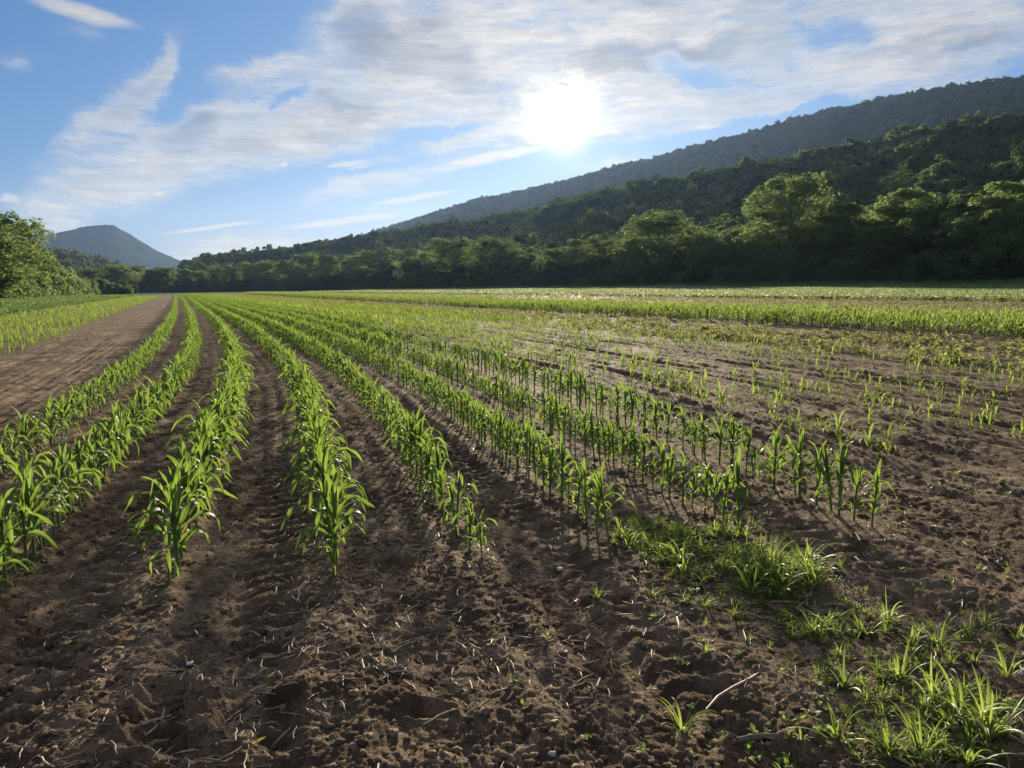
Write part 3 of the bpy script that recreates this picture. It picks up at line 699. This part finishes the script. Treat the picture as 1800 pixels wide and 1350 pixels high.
# ------------------------------------------------------------------ litter on the soil
def piece_mesh(seed, L, W, mat, kind='stem'):
    rd = random.Random(seed)
    if kind == 'stem':
        n = 4; pts = [(L*(i/n-.5), rd.gauss(0, L*.03), .004+rd.uniform(0, .006)) for i in range(n+1)]
        V, Fc, U = tube(pts, [W*.7, W*1.0, W*.9, W*1.05, W*.5], 5)
    else: V, Fc, U = strip((-L/2, 0, .006), 0, R(rd.uniform(2, 12)), L, W*3.2, R(rd.uniform(0, 28)), rd.uniform(-.25, .25), 5, 1, .8, .15, rd.uniform(-1.0, 1.0), 'grass', rd)
    return mesh_from('residue', V, Fc, mat, uv=U)
res = [piece_mesh(800+k, random.uniform(.03, .12), random.uniform(.0016, .0036), M['straw'], 'stem' if k % 5 < 2 else 'husk') for k in range(10)]
res_c = proto_collection('straw_proto', res)
rg = np.random.default_rng(31)
n = 17000; d = 2.0*np.exp(rg.uniform(0, 1, n)*math.log(18/2.0)); a = np.radians(rg.uniform(-37, 37, n)); x, y = d*np.sin(a), d*np.cos(a)
ok = fbm(x*1.6, y*1.6, 3, 61) + rg.uniform(-.35, .35, n) > -.05; x, y, d = x[ok], y[ok], d[ok]
P = np.stack([x, y, height(x, y)+.001, rg.uniform(0, 6.28, len(x)), rg.uniform(.1, 1.1, len(x))**1.9+.22], 1)
scatter('straw_litter', res_c, P, 'bits of old straw and corn residue strewn over the bare soil', 'straw', 10)
def clod_mesh(seed, r=.02):
    rd = random.Random(seed); t = (1+5**.5)/2
    v = np.array([(-1,t,0),(1,t,0),(-1,-t,0),(1,-t,0),(0,-1,t),(0,1,t),(0,-1,-t),(0,1,-t),(t,0,-1),(t,0,1),(-t,0,-1),(-t,0,1)], float)/1.9
    f = np.array([(0,11,5),(0,5,1),(0,1,7),(0,7,10),(0,10,11),(1,5,9),(5,11,4),(11,10,2),(10,7,6),(7,1,8),(3,9,4),(3,4,2),(3,2,6),(3,6,8),(3,8,9),(4,9,5),(2,4,11),(6,2,10),(8,6,7),(9,8,1)])
    # one subdivision
    e = {}; V = list(v); F2 = []
    def mid(a, b):
        k = (min(a, b), max(a, b))
        if k not in e: V.append((V[a]+V[b])/2*1.12); e[k] = len(V)-1
        return e[k]
    for a, b, c in f:
        ab, bc, ca = mid(a, b), mid(b, c), mid(c, a); F2 += [(a, ab, ca), (b, bc, ab), (c, ca, bc), (ab, bc, ca)]
    V = np.array(V); V *= np.array([[rd.uniform(.55, 1.35)] for _ in V]); V[:, 2] *= .6
    return V*r, np.array(F2)
clods = []
for k in range(7):
    V, Fc = clod_mesh(900+k); clods.append(mesh_from('clod', V, Fc, M['clod'], smooth=False))
clod_c = proto_collection('clod_proto', clods)
n = 34000; d = 2.0*np.exp(rg.uniform(0, 1, n)*math.log(22/2.0)); a = np.radians(rg.uniform(-37, 37, n)); x, y = d*np.sin(a), d*np.cos(a)
ok = fbm(x*1.3, y*1.3, 3, 71) + rg.uniform(-.4, .4, n) > .0; x, y = x[ok], y[ok]
P = np.stack([x, y, height(x, y), rg.uniform(0, 6.28, len(x)), rg.uniform(.12, 1.0, len(x))**3.2*1.1+.09], 1)
scatter('soil_clods', clod_c, P, 'crumbs and clods of brown earth over the whole foreground', 'soil', 7)

def litter(px, py, L, W, rot, mat, lb, cat, name, kind='stem', seed=0, bend=None):
    x, y = gnd(px, py); me = piece_mesh(1000+seed, L, W, mat, kind)
    o = obj(name, me, None, (x, y, hz(x, y)+W*.8+.002), rot); tag(o, lb, cat); return o
LIT = [
 (705, 1053, .052, .0040, 1.45, 'white', 'short pale upright chip of corn stalk left of centre in the foreground', 'stalk piece', 'stalk_piece'),
 (775, 1268, .16, .0055, .75, 'straw', 'broken pale corn stalk lying on a soil lump at the bottom centre', 'stalk piece', 'stalk_piece'),
 (738, 968, .12, .0045, -.2, 'straw', 'dark corn stalk lying right of the small end plant of the fifth row', 'stalk piece', 'stalk_piece'),
 (858, 990, .09, .0040, -.6, 'straw', 'pale stalk lying beside the smallest end plant of the fifth row', 'stalk piece', 'stalk_piece'),
 (770, 1085, .11, .0035, -.3, 'straw', 'thin stalk left of the centre, below the small row end plant', 'stalk piece', 'stalk_piece'),
 (1002, 1070, .12, .0040, .15, 'straw', 'long straight stalk lying level right of centre', 'stalk piece', 'stalk_piece'),
 (990, 1058, .11, .0034, -1.0, 'straw', 'slanting stalk crossing just above the level one', 'stalk piece', 'stalk_piece'),
 (912, 1030, .12, .0042, -.7, 'straw', 'slanting brown stalk in the middle of the foreground', 'stalk piece', 'stalk_piece'),
 (1290, 1210, .42, .0055, .65, 'straw', 'long thin twig lying in the soil left of the weedy strip', 'twig', 'twig'),
 (1345, 1288, .20, .0120, .1, 'bark', 'thick dark weathered stalk lying near the bottom right', 'stalk piece', 'stalk_piece'),
 (145, 1090, .08, .0050, 1.0, 'straw', 'pale husk scrap on the soil at the far left', 'husk', 'husk'),
 (1015, 1142, .06, .0040, .3, 'straw', 'short pale stalk piece right of centre near the bottom', 'stalk piece', 'stalk_piece'),
 (780, 1078, .05, .003, .9, 'straw', 'small husk curl beside the thin stalk left of the centre', 'husk', 'husk'),
 (985, 1255, .07, .0035, -1.0, 'straw', 'split straw piece at the bottom right of centre', 'straw piece', 'straw_piece'),
 (1110, 1290, .16, .0022, 1.1, 'bark', 'thin dark bent rootlet at the bottom right of centre', 'twig', 'twig')]
for k, (px, py, L, W, rot, mt, lb, cat, nm) in enumerate(LIT):
    litter(px, py, L, W, rot, M[mt], lb, cat, nm, 'husk' if cat == 'husk' else 'stem', k)
for k, (px, py, L, W, rot, mt, lb) in enumerate([
   (453, 1296, .075, .0055, .75, 'yellow', 'bright yellow fallen leaf at the bottom left of centre'),
   (478, 1180, .05, .004, 1.1, 'yellow', 'small yellowish fallen leaf above the bright yellow one'),
   (328, 1325, .085, .004, .1, 'stone', 'pale narrow dried leaf at the bottom edge, left'),
   (300, 1281, .085, .004, .1, 'stone', 'pale greenish dried leaf lying in the footprints'),
   (108, 1293, .08, .003, -.1, 'grass', 'thin green leaf lying on the soil at the bottom left')]):
    x, y = gnd(px, py); V, Fc, U = strip((-L/2, 0, .004), 0, R(10), L, W*4, R(20), .2, 8, 1, .4, .04, .2, 'oval', random)
    o = obj('fallen_leaf', mesh_from('fallen_leaf', V, Fc, M[mt], uv=U), None, (x, y, hz(x, y)+.006), rot); o.rotation_euler = (R(-14), 0, rot); tag(o, lb, 'leaf')
for k, (px, py, r, mt, lb) in enumerate([
   (335, 1168, .017, 'white', 'small white stone on the soil at the left of the foreground'), (438, 1192, .010, 'stone', 'pale grey pebble right of the white stone'),
   (985, 993, .026, 'stone', 'flat grey brown stone right of the smallest row end plant'), (380, 1298, .007, 'white', 'tiny white pebble beside the bright yellow leaf'),
   (972, 1325, .016, 'stone', 'pale stone chip at the bottom edge right of centre'), (1424, 1256, .007, 'white', 'tiny white pebble left of the spreading grass tuft')]):
    V, Fc = clod_mesh(950+k, r); x, y = gnd(px, py)
    o = obj('stone', mesh_from('stone', V, Fc, M[mt], smooth=False), None, (x, y, hz(x, y)+r*.35), k*1.3); tag(o, lb, 'stone')
# the small white marker far up the lane
x, y = gnd(288, 541); V, Fc, U = tube([(0, 0, 0), (0, 0, .16), (0, 0, .2)], [.05, .06, .01], 8)
o = obj('lane_marker', mesh_from('lane_marker', V, Fc, M['white'], uv=U), None, (x, y, hz(x, y))); tag(o, 'tiny white marker standing far up the bare lane', 'marker')

# ------------------------------------------------------------------ trees
def leaf_cloud(centers, radii, n_per, size, rd, squash=1.0, flat=.5):
    """leaf quads on the shells of many small lobes"""
    C = np.asarray(centers); Rr = np.asarray(radii); n = len(C)*n_per
    ci = np.repeat(np.arange(len(C)), n_per)
    d = rd.normal(size=(n, 3)); d /= np.linalg.norm(d, axis=1)[:, None]
    d[:, 2] = np.where(d[:, 2] < -.35, -d[:, 2], d[:, 2])
    rr = Rr[ci]*(rd.uniform(.55, 1.08, n)**.6)
    pos = C[ci] + d*rr[:, None]*np.array([1, 1, squash])
    nrm = d*.7 + rd.normal(size=(n, 3))*.55 + np.array([0, 0, .25]); nrm /= np.linalg.norm(nrm, axis=1)[:, None]
    t = np.cross(nrm, rd.normal(size=(n, 3))); t /= np.linalg.norm(t, axis=1)[:, None]; b = np.cross(nrm, t)
    sz = size*rd.uniform(.55, 1.35, n)[:, None]
    a1, b1 = t*sz*.62, b*sz*.42
    V = np.stack([pos-a1, pos-b1+a1*.1, pos+a1, pos+b1+a1*.1], 1).reshape(-1, 3)
    Fc = np.arange(n*4).reshape(-1, 4)
    return V, Fc
def tree_mesh(seed, H=24, W=14, kind='round', nl=34, nsub=7, nleaf=52, size=.55, base=.12, mat='tree', trunk=True):
    rd = np.random.default_rng(seed); C = []; Rd = []; limbs = []
    zb = H*base
    for i in range(nl):
        f = (i+.5)/nl; z = zb + (H-zb)*(f**.9)*.93
        t = (z-zb)/(H-zb)
        if kind == 'round': env = math.sin(math.pi*min(.97, .22+.72*t))**.7
        elif kind == 'column': env = (.55+.45*math.sin(math.pi*min(1, .1+t)))*(1-.45*t**3)
        elif kind == 'spread': env = min(1, .35+1.2*t)*(1-max(0, t-.7)**2*7)
        else: env = (1-t)**.6
        a = i*2.4+rd.uniform(-.6, .6); r = W/2*env*rd.uniform(.35, .9)
        lr = W*.20*rd.uniform(.7, 1.25)*(.75+.5*env)
        c = np.array([r*math.cos(a), r*math.sin(a), z]); limbs.append(c)
        for k in range(nsub):
            d = rd.normal(size=3); d /= np.linalg.norm(d); d[2] = abs(d[2])*1.3-.55
            C.append(c + d*lr*rd.uniform(.35, .95)); Rd.append(lr*rd.uniform(.28, .52))
    V, Fc = leaf_cloud(C, Rd, nleaf, size, rd)
    crown = mesh_from('crown', V, Fc, M[mat], smooth=False)
    parts = [(np.array(q[0]), q[1], q[2]) for q in [tube([(0, 0, -1), (.1, 0, H*.1), (.2, .1, H*.4), (0, .2, H*.75)], [W*.035, W*.028, W*.02, W*.006], 8)]]
    for c in limbs[::2]:
        z0 = max(H*.08, c[2]*.55); parts.append(tube([(.1, .05, z0), tuple(c*[.55, .55, 1]-[0, 0, (c[2]-z0)*.4]), tuple(c)], [W*.012, W*.008, W*.003], 5))
    TV, TF, TU = join(parts)
    return crown, mesh_from('trunk', TV, TF, M['bark'], uv=TU)
TREES = {
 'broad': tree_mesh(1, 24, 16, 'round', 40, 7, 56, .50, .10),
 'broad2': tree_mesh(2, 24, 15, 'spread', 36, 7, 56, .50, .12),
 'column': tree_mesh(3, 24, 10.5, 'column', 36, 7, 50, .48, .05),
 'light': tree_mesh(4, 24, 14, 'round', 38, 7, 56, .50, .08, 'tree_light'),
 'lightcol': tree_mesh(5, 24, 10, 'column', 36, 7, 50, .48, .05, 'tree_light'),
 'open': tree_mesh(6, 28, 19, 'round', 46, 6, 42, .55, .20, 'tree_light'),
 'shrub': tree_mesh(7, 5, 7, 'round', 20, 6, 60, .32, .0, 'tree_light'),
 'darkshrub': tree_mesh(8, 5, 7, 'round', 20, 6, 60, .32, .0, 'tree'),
}
TH0 = {'broad': 24, 'broad2': 24, 'column': 24, 'light': 24, 'lightcol': 24, 'open': 28, 'shrub': 5, 'darkshrub': 5}
TW0 = {'broad': 16, 'broad2': 15, 'column': 10.5, 'light': 14, 'lightcol': 10, 'open': 19, 'shrub': 7, 'darkshrub': 7}
def place_tree(kind, x, y, H, W, label, group=None, cat='tree', name=None, z=None, sink=0.0):
    e = bpy.data.objects.new(name or ('shrub' if 'shrub' in kind else 'deciduous_tree'), None); COL.objects.link(e)
    e.location = (x, y, (hz(x, y) if z is None else z)-sink); e.rotation_euler = (0, 0, random.uniform(0, 6.28))
    w = W/TW0[kind]; e.scale = (w, w, H/TH0[kind]/1.08)
    crown, trunk = TREES[kind]
    for nm, me in (('crown', crown), ('trunk', trunk)):
        c = bpy.data.objects.new(nm, me); COL.objects.link(c); c.parent = e
    return tag(e, label, cat, group)
def line_dist(az):                       # distance of the wood's edge in a given direction
    q = math.sin(R(az) - TH); d = 140/max(q, .001)
    return 1/(1/d**3 + 1/640.0**3)**(1/3)
def tree_px(kind, px, top, wpx, label, depth=0.0, group=None):
    az, el = azel(px, top); D = line_dist(az) + depth
    x, y = D*math.sin(R(az)), D*math.cos(R(az)); zt = CAM_H + D*math.tan(R(el)); W = wpx/FPX*D*1.05
    return place_tree(kind, x, y, (zt-hz(x, y))/.985, W, label, group, z=hz(x, y))
TL = [
 ('open', 1392, 302, 150, 0, 'tallest open crowned tree with a bare trunk showing, right of centre'),
 ('light', 1800, 300, 130, -4, 'tall sunlit tree cut by the right edge of the picture'),
 ('lightcol', 1715, 328, 105, 0, 'tall sunlit columnar tree second from the right edge'),
 ('light', 1600, 318, 130, 22, 'wide sunlit tree behind the row, between the tallest tree and the right edge'),
 ('broad', 1655, 340, 110, 10, 'dark rounded tree left of the tall columnar one'),
 ('lightcol', 1543, 388, 80, -6, 'shorter tree with a bright flat top right of the tallest tree'),
 ('light', 1488, 345, 95, 6, 'rounded tree just right of the tallest open crowned tree'),
 ('column', 1590, 400, 90, -4, 'dark lower tree between the bright topped one and the columnar one'),
 ('broad', 1300, 396, 90, 4, 'dark tree immediately left of the tallest tree'),
 ('broad', 1240, 408, 65, 2, 'small tree between the wide hazy tree and the tallest tree'),
 ('broad', 1160, 366, 125, 0, 'wide tall hazy tree right below the sun'),
 ('light', 1110, 410, 60, -3, 'lower tree on the left shoulder of the wide hazy tree'),
 ('broad2', 1045, 412, 85, 4, 'hazy tree directly below the sun'),
 ('broad', 985, 432, 80, 0, 'low hazy tree left of the sun'),
 ('column', 925, 442, 60, 0, 'narrow hazy tree left of the sun, in a dip of the tree line'),
 ('broad', 868, 414, 88, 0, 'tall rounded hazy tree at the middle of the tree line'),
 ('broad2', 798, 412, 84, 4, 'rounded tree left of the middle of the tree line'),
 ('shrub', 722, 455, 55, -30, 'small bright round tree standing in front of the tree line'),
 ('broad', 752, 440, 60, 6, 'dark tree behind the small bright round one'),
 ('broad2', 680, 432, 110, 10, 'very wide flat topped tree left of the small bright one'),
 ('broad', 625, 446, 60, 0, 'rounded tree left of the wide flat topped one'),
 ('light', 575, 443, 55, 0, 'pale rounded tree in the left half of the tree line'),
 ('broad', 540, 442, 60, 0, 'dark rounded tree in the left half of the tree line'),
 ('light', 505, 452, 50, -10, 'pale lower tree left of the dark rounded one'),
 ('broad', 470, 456, 45, 0, 'far tree in the line, above the middle corn rows'),
 ('broad2', 440, 458, 48, 0, 'far flat crowned tree in the line'),
 ('column', 405, 464, 26, -10, 'narrow far tree standing up from the line'),
 ('light', 380, 468, 34, -10, 'far pale tree where the hill begins'),
 ('broad', 350, 474, 34, 0, 'far low tree left of where the hill begins'),
 ('light', 330, 482, 26, -20, 'small far tree at the end of the corn rows'),
 ('broad2', 285, 466, 40, 0, 'far tree right of the wooden pole'),
 ('light', 268, 470, 30, -10, 'far pale tree next to the wooden pole'),
 ('broad', 205, 462, 50, 0, 'far dark tree left of the wooden pole'),
 ('broad', 165, 468, 50, 30, 'far dark tree below the blue mountain'),
 ('broad2', 130, 474, 46, 40, 'far dark tree above the end of the left hedge'),
 ('broad', 235, 463, 46, 30, 'far dark tree right behind the wooden pole')]
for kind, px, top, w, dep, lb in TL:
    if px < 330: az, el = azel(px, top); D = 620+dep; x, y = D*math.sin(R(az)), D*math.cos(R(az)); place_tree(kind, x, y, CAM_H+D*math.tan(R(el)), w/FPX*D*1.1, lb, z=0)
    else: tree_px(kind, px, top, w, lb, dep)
def zone(px):
    for lim, t in ((420, 'where the hill begins at the left'), (560, 'above the middle corn rows'), (700, 'left of the small bright tree'), (850, 'between the small bright tree and the sun'),
                   (1080, 'just left of below the sun'), (1230, 'by the wide hazy tree'), (1330, 'left of the tallest tree'), (1460, 'by the tallest tree'), (1620, 'right of the tallest tree')):
        if px < lim: return t
    return 'near the right edge'
# second rank: fills between the named ones
for k, px in enumerate(range(120, 1860, 26)):
    az, _ = azel(px, 450); D = line_dist(az) + random.uniform(16, 45)
    if px < 330: D = 660
    x, y = D*math.sin(R(az)), D*math.cos(R(az)); H = random.uniform(13, 19)*(1.0 if px > 500 else .95)
    place_tree(random.choice(['broad', 'broad2', 'broad', 'light']), x, y, H, H*random.uniform(.65, .85),
               'shaded tree in the second rank, ' + zone(px), 'second rank of trees ' + zone(px), z=0)
for k, px in enumerate(range(330, 1830, 15)):
    az, _ = azel(px, 450); D = line_dist(az) - random.uniform(2, 8)
    x, y = D*math.sin(R(az)), D*math.cos(R(az)); H = random.uniform(2.5, 6)*(1.2 if px > 700 else 1.6)
    place_tree(random.choice(['shrub', 'darkshrub', 'darkshrub']), x, y, H, H*random.uniform(1.1, 1.7),
               'shrub at the foot of the trees, ' + zone(px), 'shrubs at the foot of the tree line ' + zone(px), 'shrub', z=0)

# ---- left hedge and trees on the bank
def left_px(kind, px, top, wpx, D, label, cat='tree', group=None, sink=.0):
    az, el = azel(px, top); D = min(420, 37/max(.01, math.sin(abs(R(az)-TH)))) + (D-200)*.12; x, y = D*math.sin(R(az)), D*math.cos(R(az)); zt = CAM_H + D*math.tan(R(el)); z0 = hz(x, y)
    return place_tree(kind, x, y, max(1.0, zt-z0+sink), wpx/FPX*D*1.1, label, group, cat, z=z0-sink)
left_px('broad', -45, 352, 120, 175, 'large dark tree at the left edge of the picture')
left_px('broad2', 18, 376, 84, 185, 'dark tree just inside the left edge, tallest above the hedge')
left_px('broad', 42, 420, 58, 200, 'dark tree on the right shoulder of the tallest left tree')
left_px('broad', -5, 440, 70, 168, 'paler bushy tree in front of the dark one at the left edge')
left_px('darkshrub', 72, 452, 44, 215, 'small dark tree at the right end of the left trees')
k = 0
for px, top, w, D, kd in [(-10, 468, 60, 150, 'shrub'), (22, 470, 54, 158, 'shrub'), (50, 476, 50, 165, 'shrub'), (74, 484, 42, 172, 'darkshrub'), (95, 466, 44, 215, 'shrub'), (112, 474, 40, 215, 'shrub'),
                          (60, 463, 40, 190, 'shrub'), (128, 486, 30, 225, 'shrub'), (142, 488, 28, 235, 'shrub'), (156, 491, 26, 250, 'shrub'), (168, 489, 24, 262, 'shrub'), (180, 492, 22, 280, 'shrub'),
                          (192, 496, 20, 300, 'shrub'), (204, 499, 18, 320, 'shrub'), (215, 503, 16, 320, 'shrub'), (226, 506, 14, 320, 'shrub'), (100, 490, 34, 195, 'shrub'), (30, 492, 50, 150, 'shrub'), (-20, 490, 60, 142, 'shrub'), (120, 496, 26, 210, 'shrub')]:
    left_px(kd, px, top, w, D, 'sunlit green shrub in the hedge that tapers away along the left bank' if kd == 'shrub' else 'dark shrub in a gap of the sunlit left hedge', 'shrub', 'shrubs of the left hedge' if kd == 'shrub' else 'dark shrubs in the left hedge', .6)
# wooden pole at the far end of the field
az, el = azel(239, 484); D = 400; x, y = D*math.sin(R(az)), D*math.cos(R(az)); Hp = CAM_H + D*math.tan(R(el))
e = bpy.data.objects.new('utility_pole', None); COL.objects.link(e); e.location = (x, y, 0); tag(e, 'lone wooden pole at the far end of the left plot', 'pole')
V, Fc, U = tube([(0, 0, -.3), (0, 0, Hp*.5), (0, 0, Hp)], [.20, .17, .14], 8); obj('post', mesh_from('post', V, Fc, M['wood'], uv=U), e)
V, Fc, U = tube([(-.9, 0, Hp*.93), (0, .0, Hp*.93+.01), (.9, 0, Hp*.93)], [.07, .07, .07], 4); obj('crossarm', mesh_from('crossarm', V, Fc, M['wood'], uv=U), e)

# ------------------------------------------------------------------ hills
def hill(name, sil, crest_r, foot_r, back_r, mat, canopy=0.0, na=220, nr=40, noise=4.0, prof=1.2, fcrest=None):
    """sil: photograph outline of the crest; crest_r(az), foot_r(az), back_r(az) metres"""
    pa = np.array([azel(*q) for q in sil]); az = np.linspace(pa[0, 0], pa[-1, 0], na)
    el = np.interp(az, pa[:, 0], pa[:, 1])
    V = []; rows = []
    for i, a in enumerate(az):
        rc, rf, rb = crest_r(a), foot_r(a), back_r(a); zc = max(.0, CAM_H + rc*math.tan(R(el[i])) - canopy)
        for j in range(nr+1):
            t = j/nr
            if t <= .7: u = t/.7; r = rf+(rc-rf)*u; z = zc*(u**prof)*(1+.07*math.sin(math.pi*u)*math.sin(a*.9+3*u))
            else: u = (t-.7)/.3; r = rc+(rb-rc)*u; z = zc*(1-.75*u*u)
            V.append((r*math.sin(R(a)), r*math.cos(R(a)), z))
    V = np.array(V); n = nr+1
    m = np.clip(V[:, 2]/20, 0, 1); nz = fbm(V[:, 0]/60, V[:, 1]/60, 4, 5); 
    V[:, 2] += noise*nz*m*1.0 - .3
    i = np.arange(na-1)[:, None]*n; j = np.arange(nr)[None, :]
    Fc = np.stack([i+j, i+j+1, i+n+j+1, i+n+j], -1).reshape(-1, 4)[:, ::-1]
    o = obj(name, mesh_from(name, V, Fc, mat)); tag(o, kind='structure')
    return az, V.reshape(na, n, 3)
def sample(az, G, n, seed, tmax=.78, tmin=0.0):
    rg = np.random.default_rng(seed); na, nr = G.shape[:2]
    # area weighted picks
    A = G[:-1, :-1]; B = G[1:, :-1]; C = G[:-1, 1:]
    ar = np.abs((B[..., 0]-A[..., 0])*(C[..., 1]-A[..., 1])-(B[..., 1]-A[..., 1])*(C[..., 0]-A[..., 0]))
    j = np.arange(nr-1)/(nr-1); ar = ar*((j < tmax) & (j >= tmin))[None, :]
    pr = ar.ravel()/ar.sum(); idx = rg.choice(len(pr), n, p=pr); ii, jj = np.divmod(idx, nr-1)
    u, v = rg.random((2, n))[..., None]
    P = G[ii, jj]*(1-u)*(1-v) + G[ii+1, jj]*u*(1-v) + G[ii, jj+1]*(1-u)*v + G[ii+1, jj+1]*u*v
    return P, ar.sum()
front_sil = [(300, 505), (322, 463), (345, 454), (400, 444), (450, 440), (500, 436), (560, 426), (600, 420), (640, 415), (720, 402), (800, 388), (870, 378), (960, 358), (1100, 322), (1200, 306), (1300, 286), (1400, 272), (1500, 250), (1600, 226), (1700, 209), (1800, 196), (1950, 172), (2150, 150)]
def front_crest(a): return np.interp(a, [-24, -12, 0, 12, 24, 34, 45], [1050, 950, 800, 680, 560, 500, 460])
def front_foot(a): return (line_dist(a)+14) if a > -20 else 654
az1, G1 = hill('wooded_hillside', front_sil, front_crest, front_foot, lambda a: front_crest(a)+250, M['hill'], 13, prof=1.5)
ridge_sil = [(560, 440), (600, 425), (640, 411), (700, 392), (760, 373), (830, 351), (900, 336), (960, 323), (1050, 299), (1150, 273), (1250, 246), (1350, 219), (1450, 191), (1550, 171), (1650, 151), (1720, 141), (1800, 132), (1950, 118), (2150, 110)]
def ridge_crest(a): return np.interp(a, [-15, 0, 15, 34, 45], [2700, 2300, 1900, 1450, 1350])
az2, G2 = hill('high_ridge', ridge_sil, ridge_crest, lambda a: front_crest(a)+120, lambda a: ridge_crest(a)+600, M['hill'], 13.5, noise=3, prof=1.3)
mt_sil = [(-60, 470), (0, 440), (60, 418), (85, 412), (110, 406), (150, 399), (185, 396), (203, 398), (222, 407), (250, 424), (285, 445), (315, 458), (345, 472), (400, 500), (430, 510)]
hill('far_mountain', mt_sil, lambda a: 4600, lambda a: 3300, lambda a: 5600, M['farhill'], 0, 260, 50, 12)
fh_sil = [(-60, 452), (20, 446), (70, 446), (110, 448), (135, 450), (165, 462), (200, 472), (240, 484), (280, 500), (300, 508)]
az3, G3 = hill('foothill', fh_sil, lambda a: 1500, lambda a: 1100, lambda a: 1900, M['hill'], 8.0, 120, 30, 6)
crowns = [tree_mesh(40+k, 13, 11, 'round', 12, 5, 34, .95, .10, 'forest')[0] for k in range(6)]
crown_c = proto_collection('forest_crown', crowns)
def forest(name, az, G, n, sc, label, seed, tmax=.78, tmin=0):
    P, A = sample(az, G, n, seed, tmax, tmin); rg = np.random.default_rng(seed+1)
    pts = np.concatenate([P - np.stack([0*P[:, 0], 0*P[:, 0], rg.uniform(0, 4.5, n)], 1), rg.uniform(0, 6.28, (n, 1)), rg.uniform(sc[0], sc[1], (n, 1))*(1+.25*(rg.random((n, 1)) < .12))], 1)
    o = scatter(name, crown_c, pts, label, 'forest', 6); print(name, n, 'area/crown', A/n); return o
forest('hillside_forest', az1, G1, 14000, (.5, 1.25), 'broadleaf forest covering the nearer hillside behind the tree line', 51)
forest('ridge_forest', az2, G2, 30000, (.85, 1.25), 'hazy forest covering the high ridge behind', 53, .8)
forest('foothill_forest', az3, G3, 4000, (1.0, 1.5), 'forest on the low foothill below the blue mountain', 55)

# ------------------------------------------------------------------ haze
def build_haze(dens):
    x0, x1, y0, y1, z0, z1 = -3600, 3000, -120, 6200, -3.0, 620
    V = [(x, y, z) for x in (x0, x1) for y in (y0, y1) for z in (z0, z1)]
    Fc = [(0, 1, 3, 2), (4, 6, 7, 5), (0, 4, 5, 1), (2, 3, 7, 6), (0, 2, 6, 4), (1, 5, 7, 3)]
    m, nt, out = new_mat('haze')
    pv = nt.new('ShaderNodeVolumePrincipled'); pv.inputs['Color'].default_value = c4(.38, .58, 1.0); pv.inputs['Density'].default_value = dens; pv.inputs['Anisotropy'].default_value = .48
    nt.link(pv.outputs[0], out.inputs['Volume'])
    o = obj('haze', mesh_from('haze', V, Fc, m, smooth=False)); tag(o, 'thin evening haze in the valley air', 'haze', kind='stuff')
HAZE = 0.000028
if HAZE > 0: build_haze(HAZE)
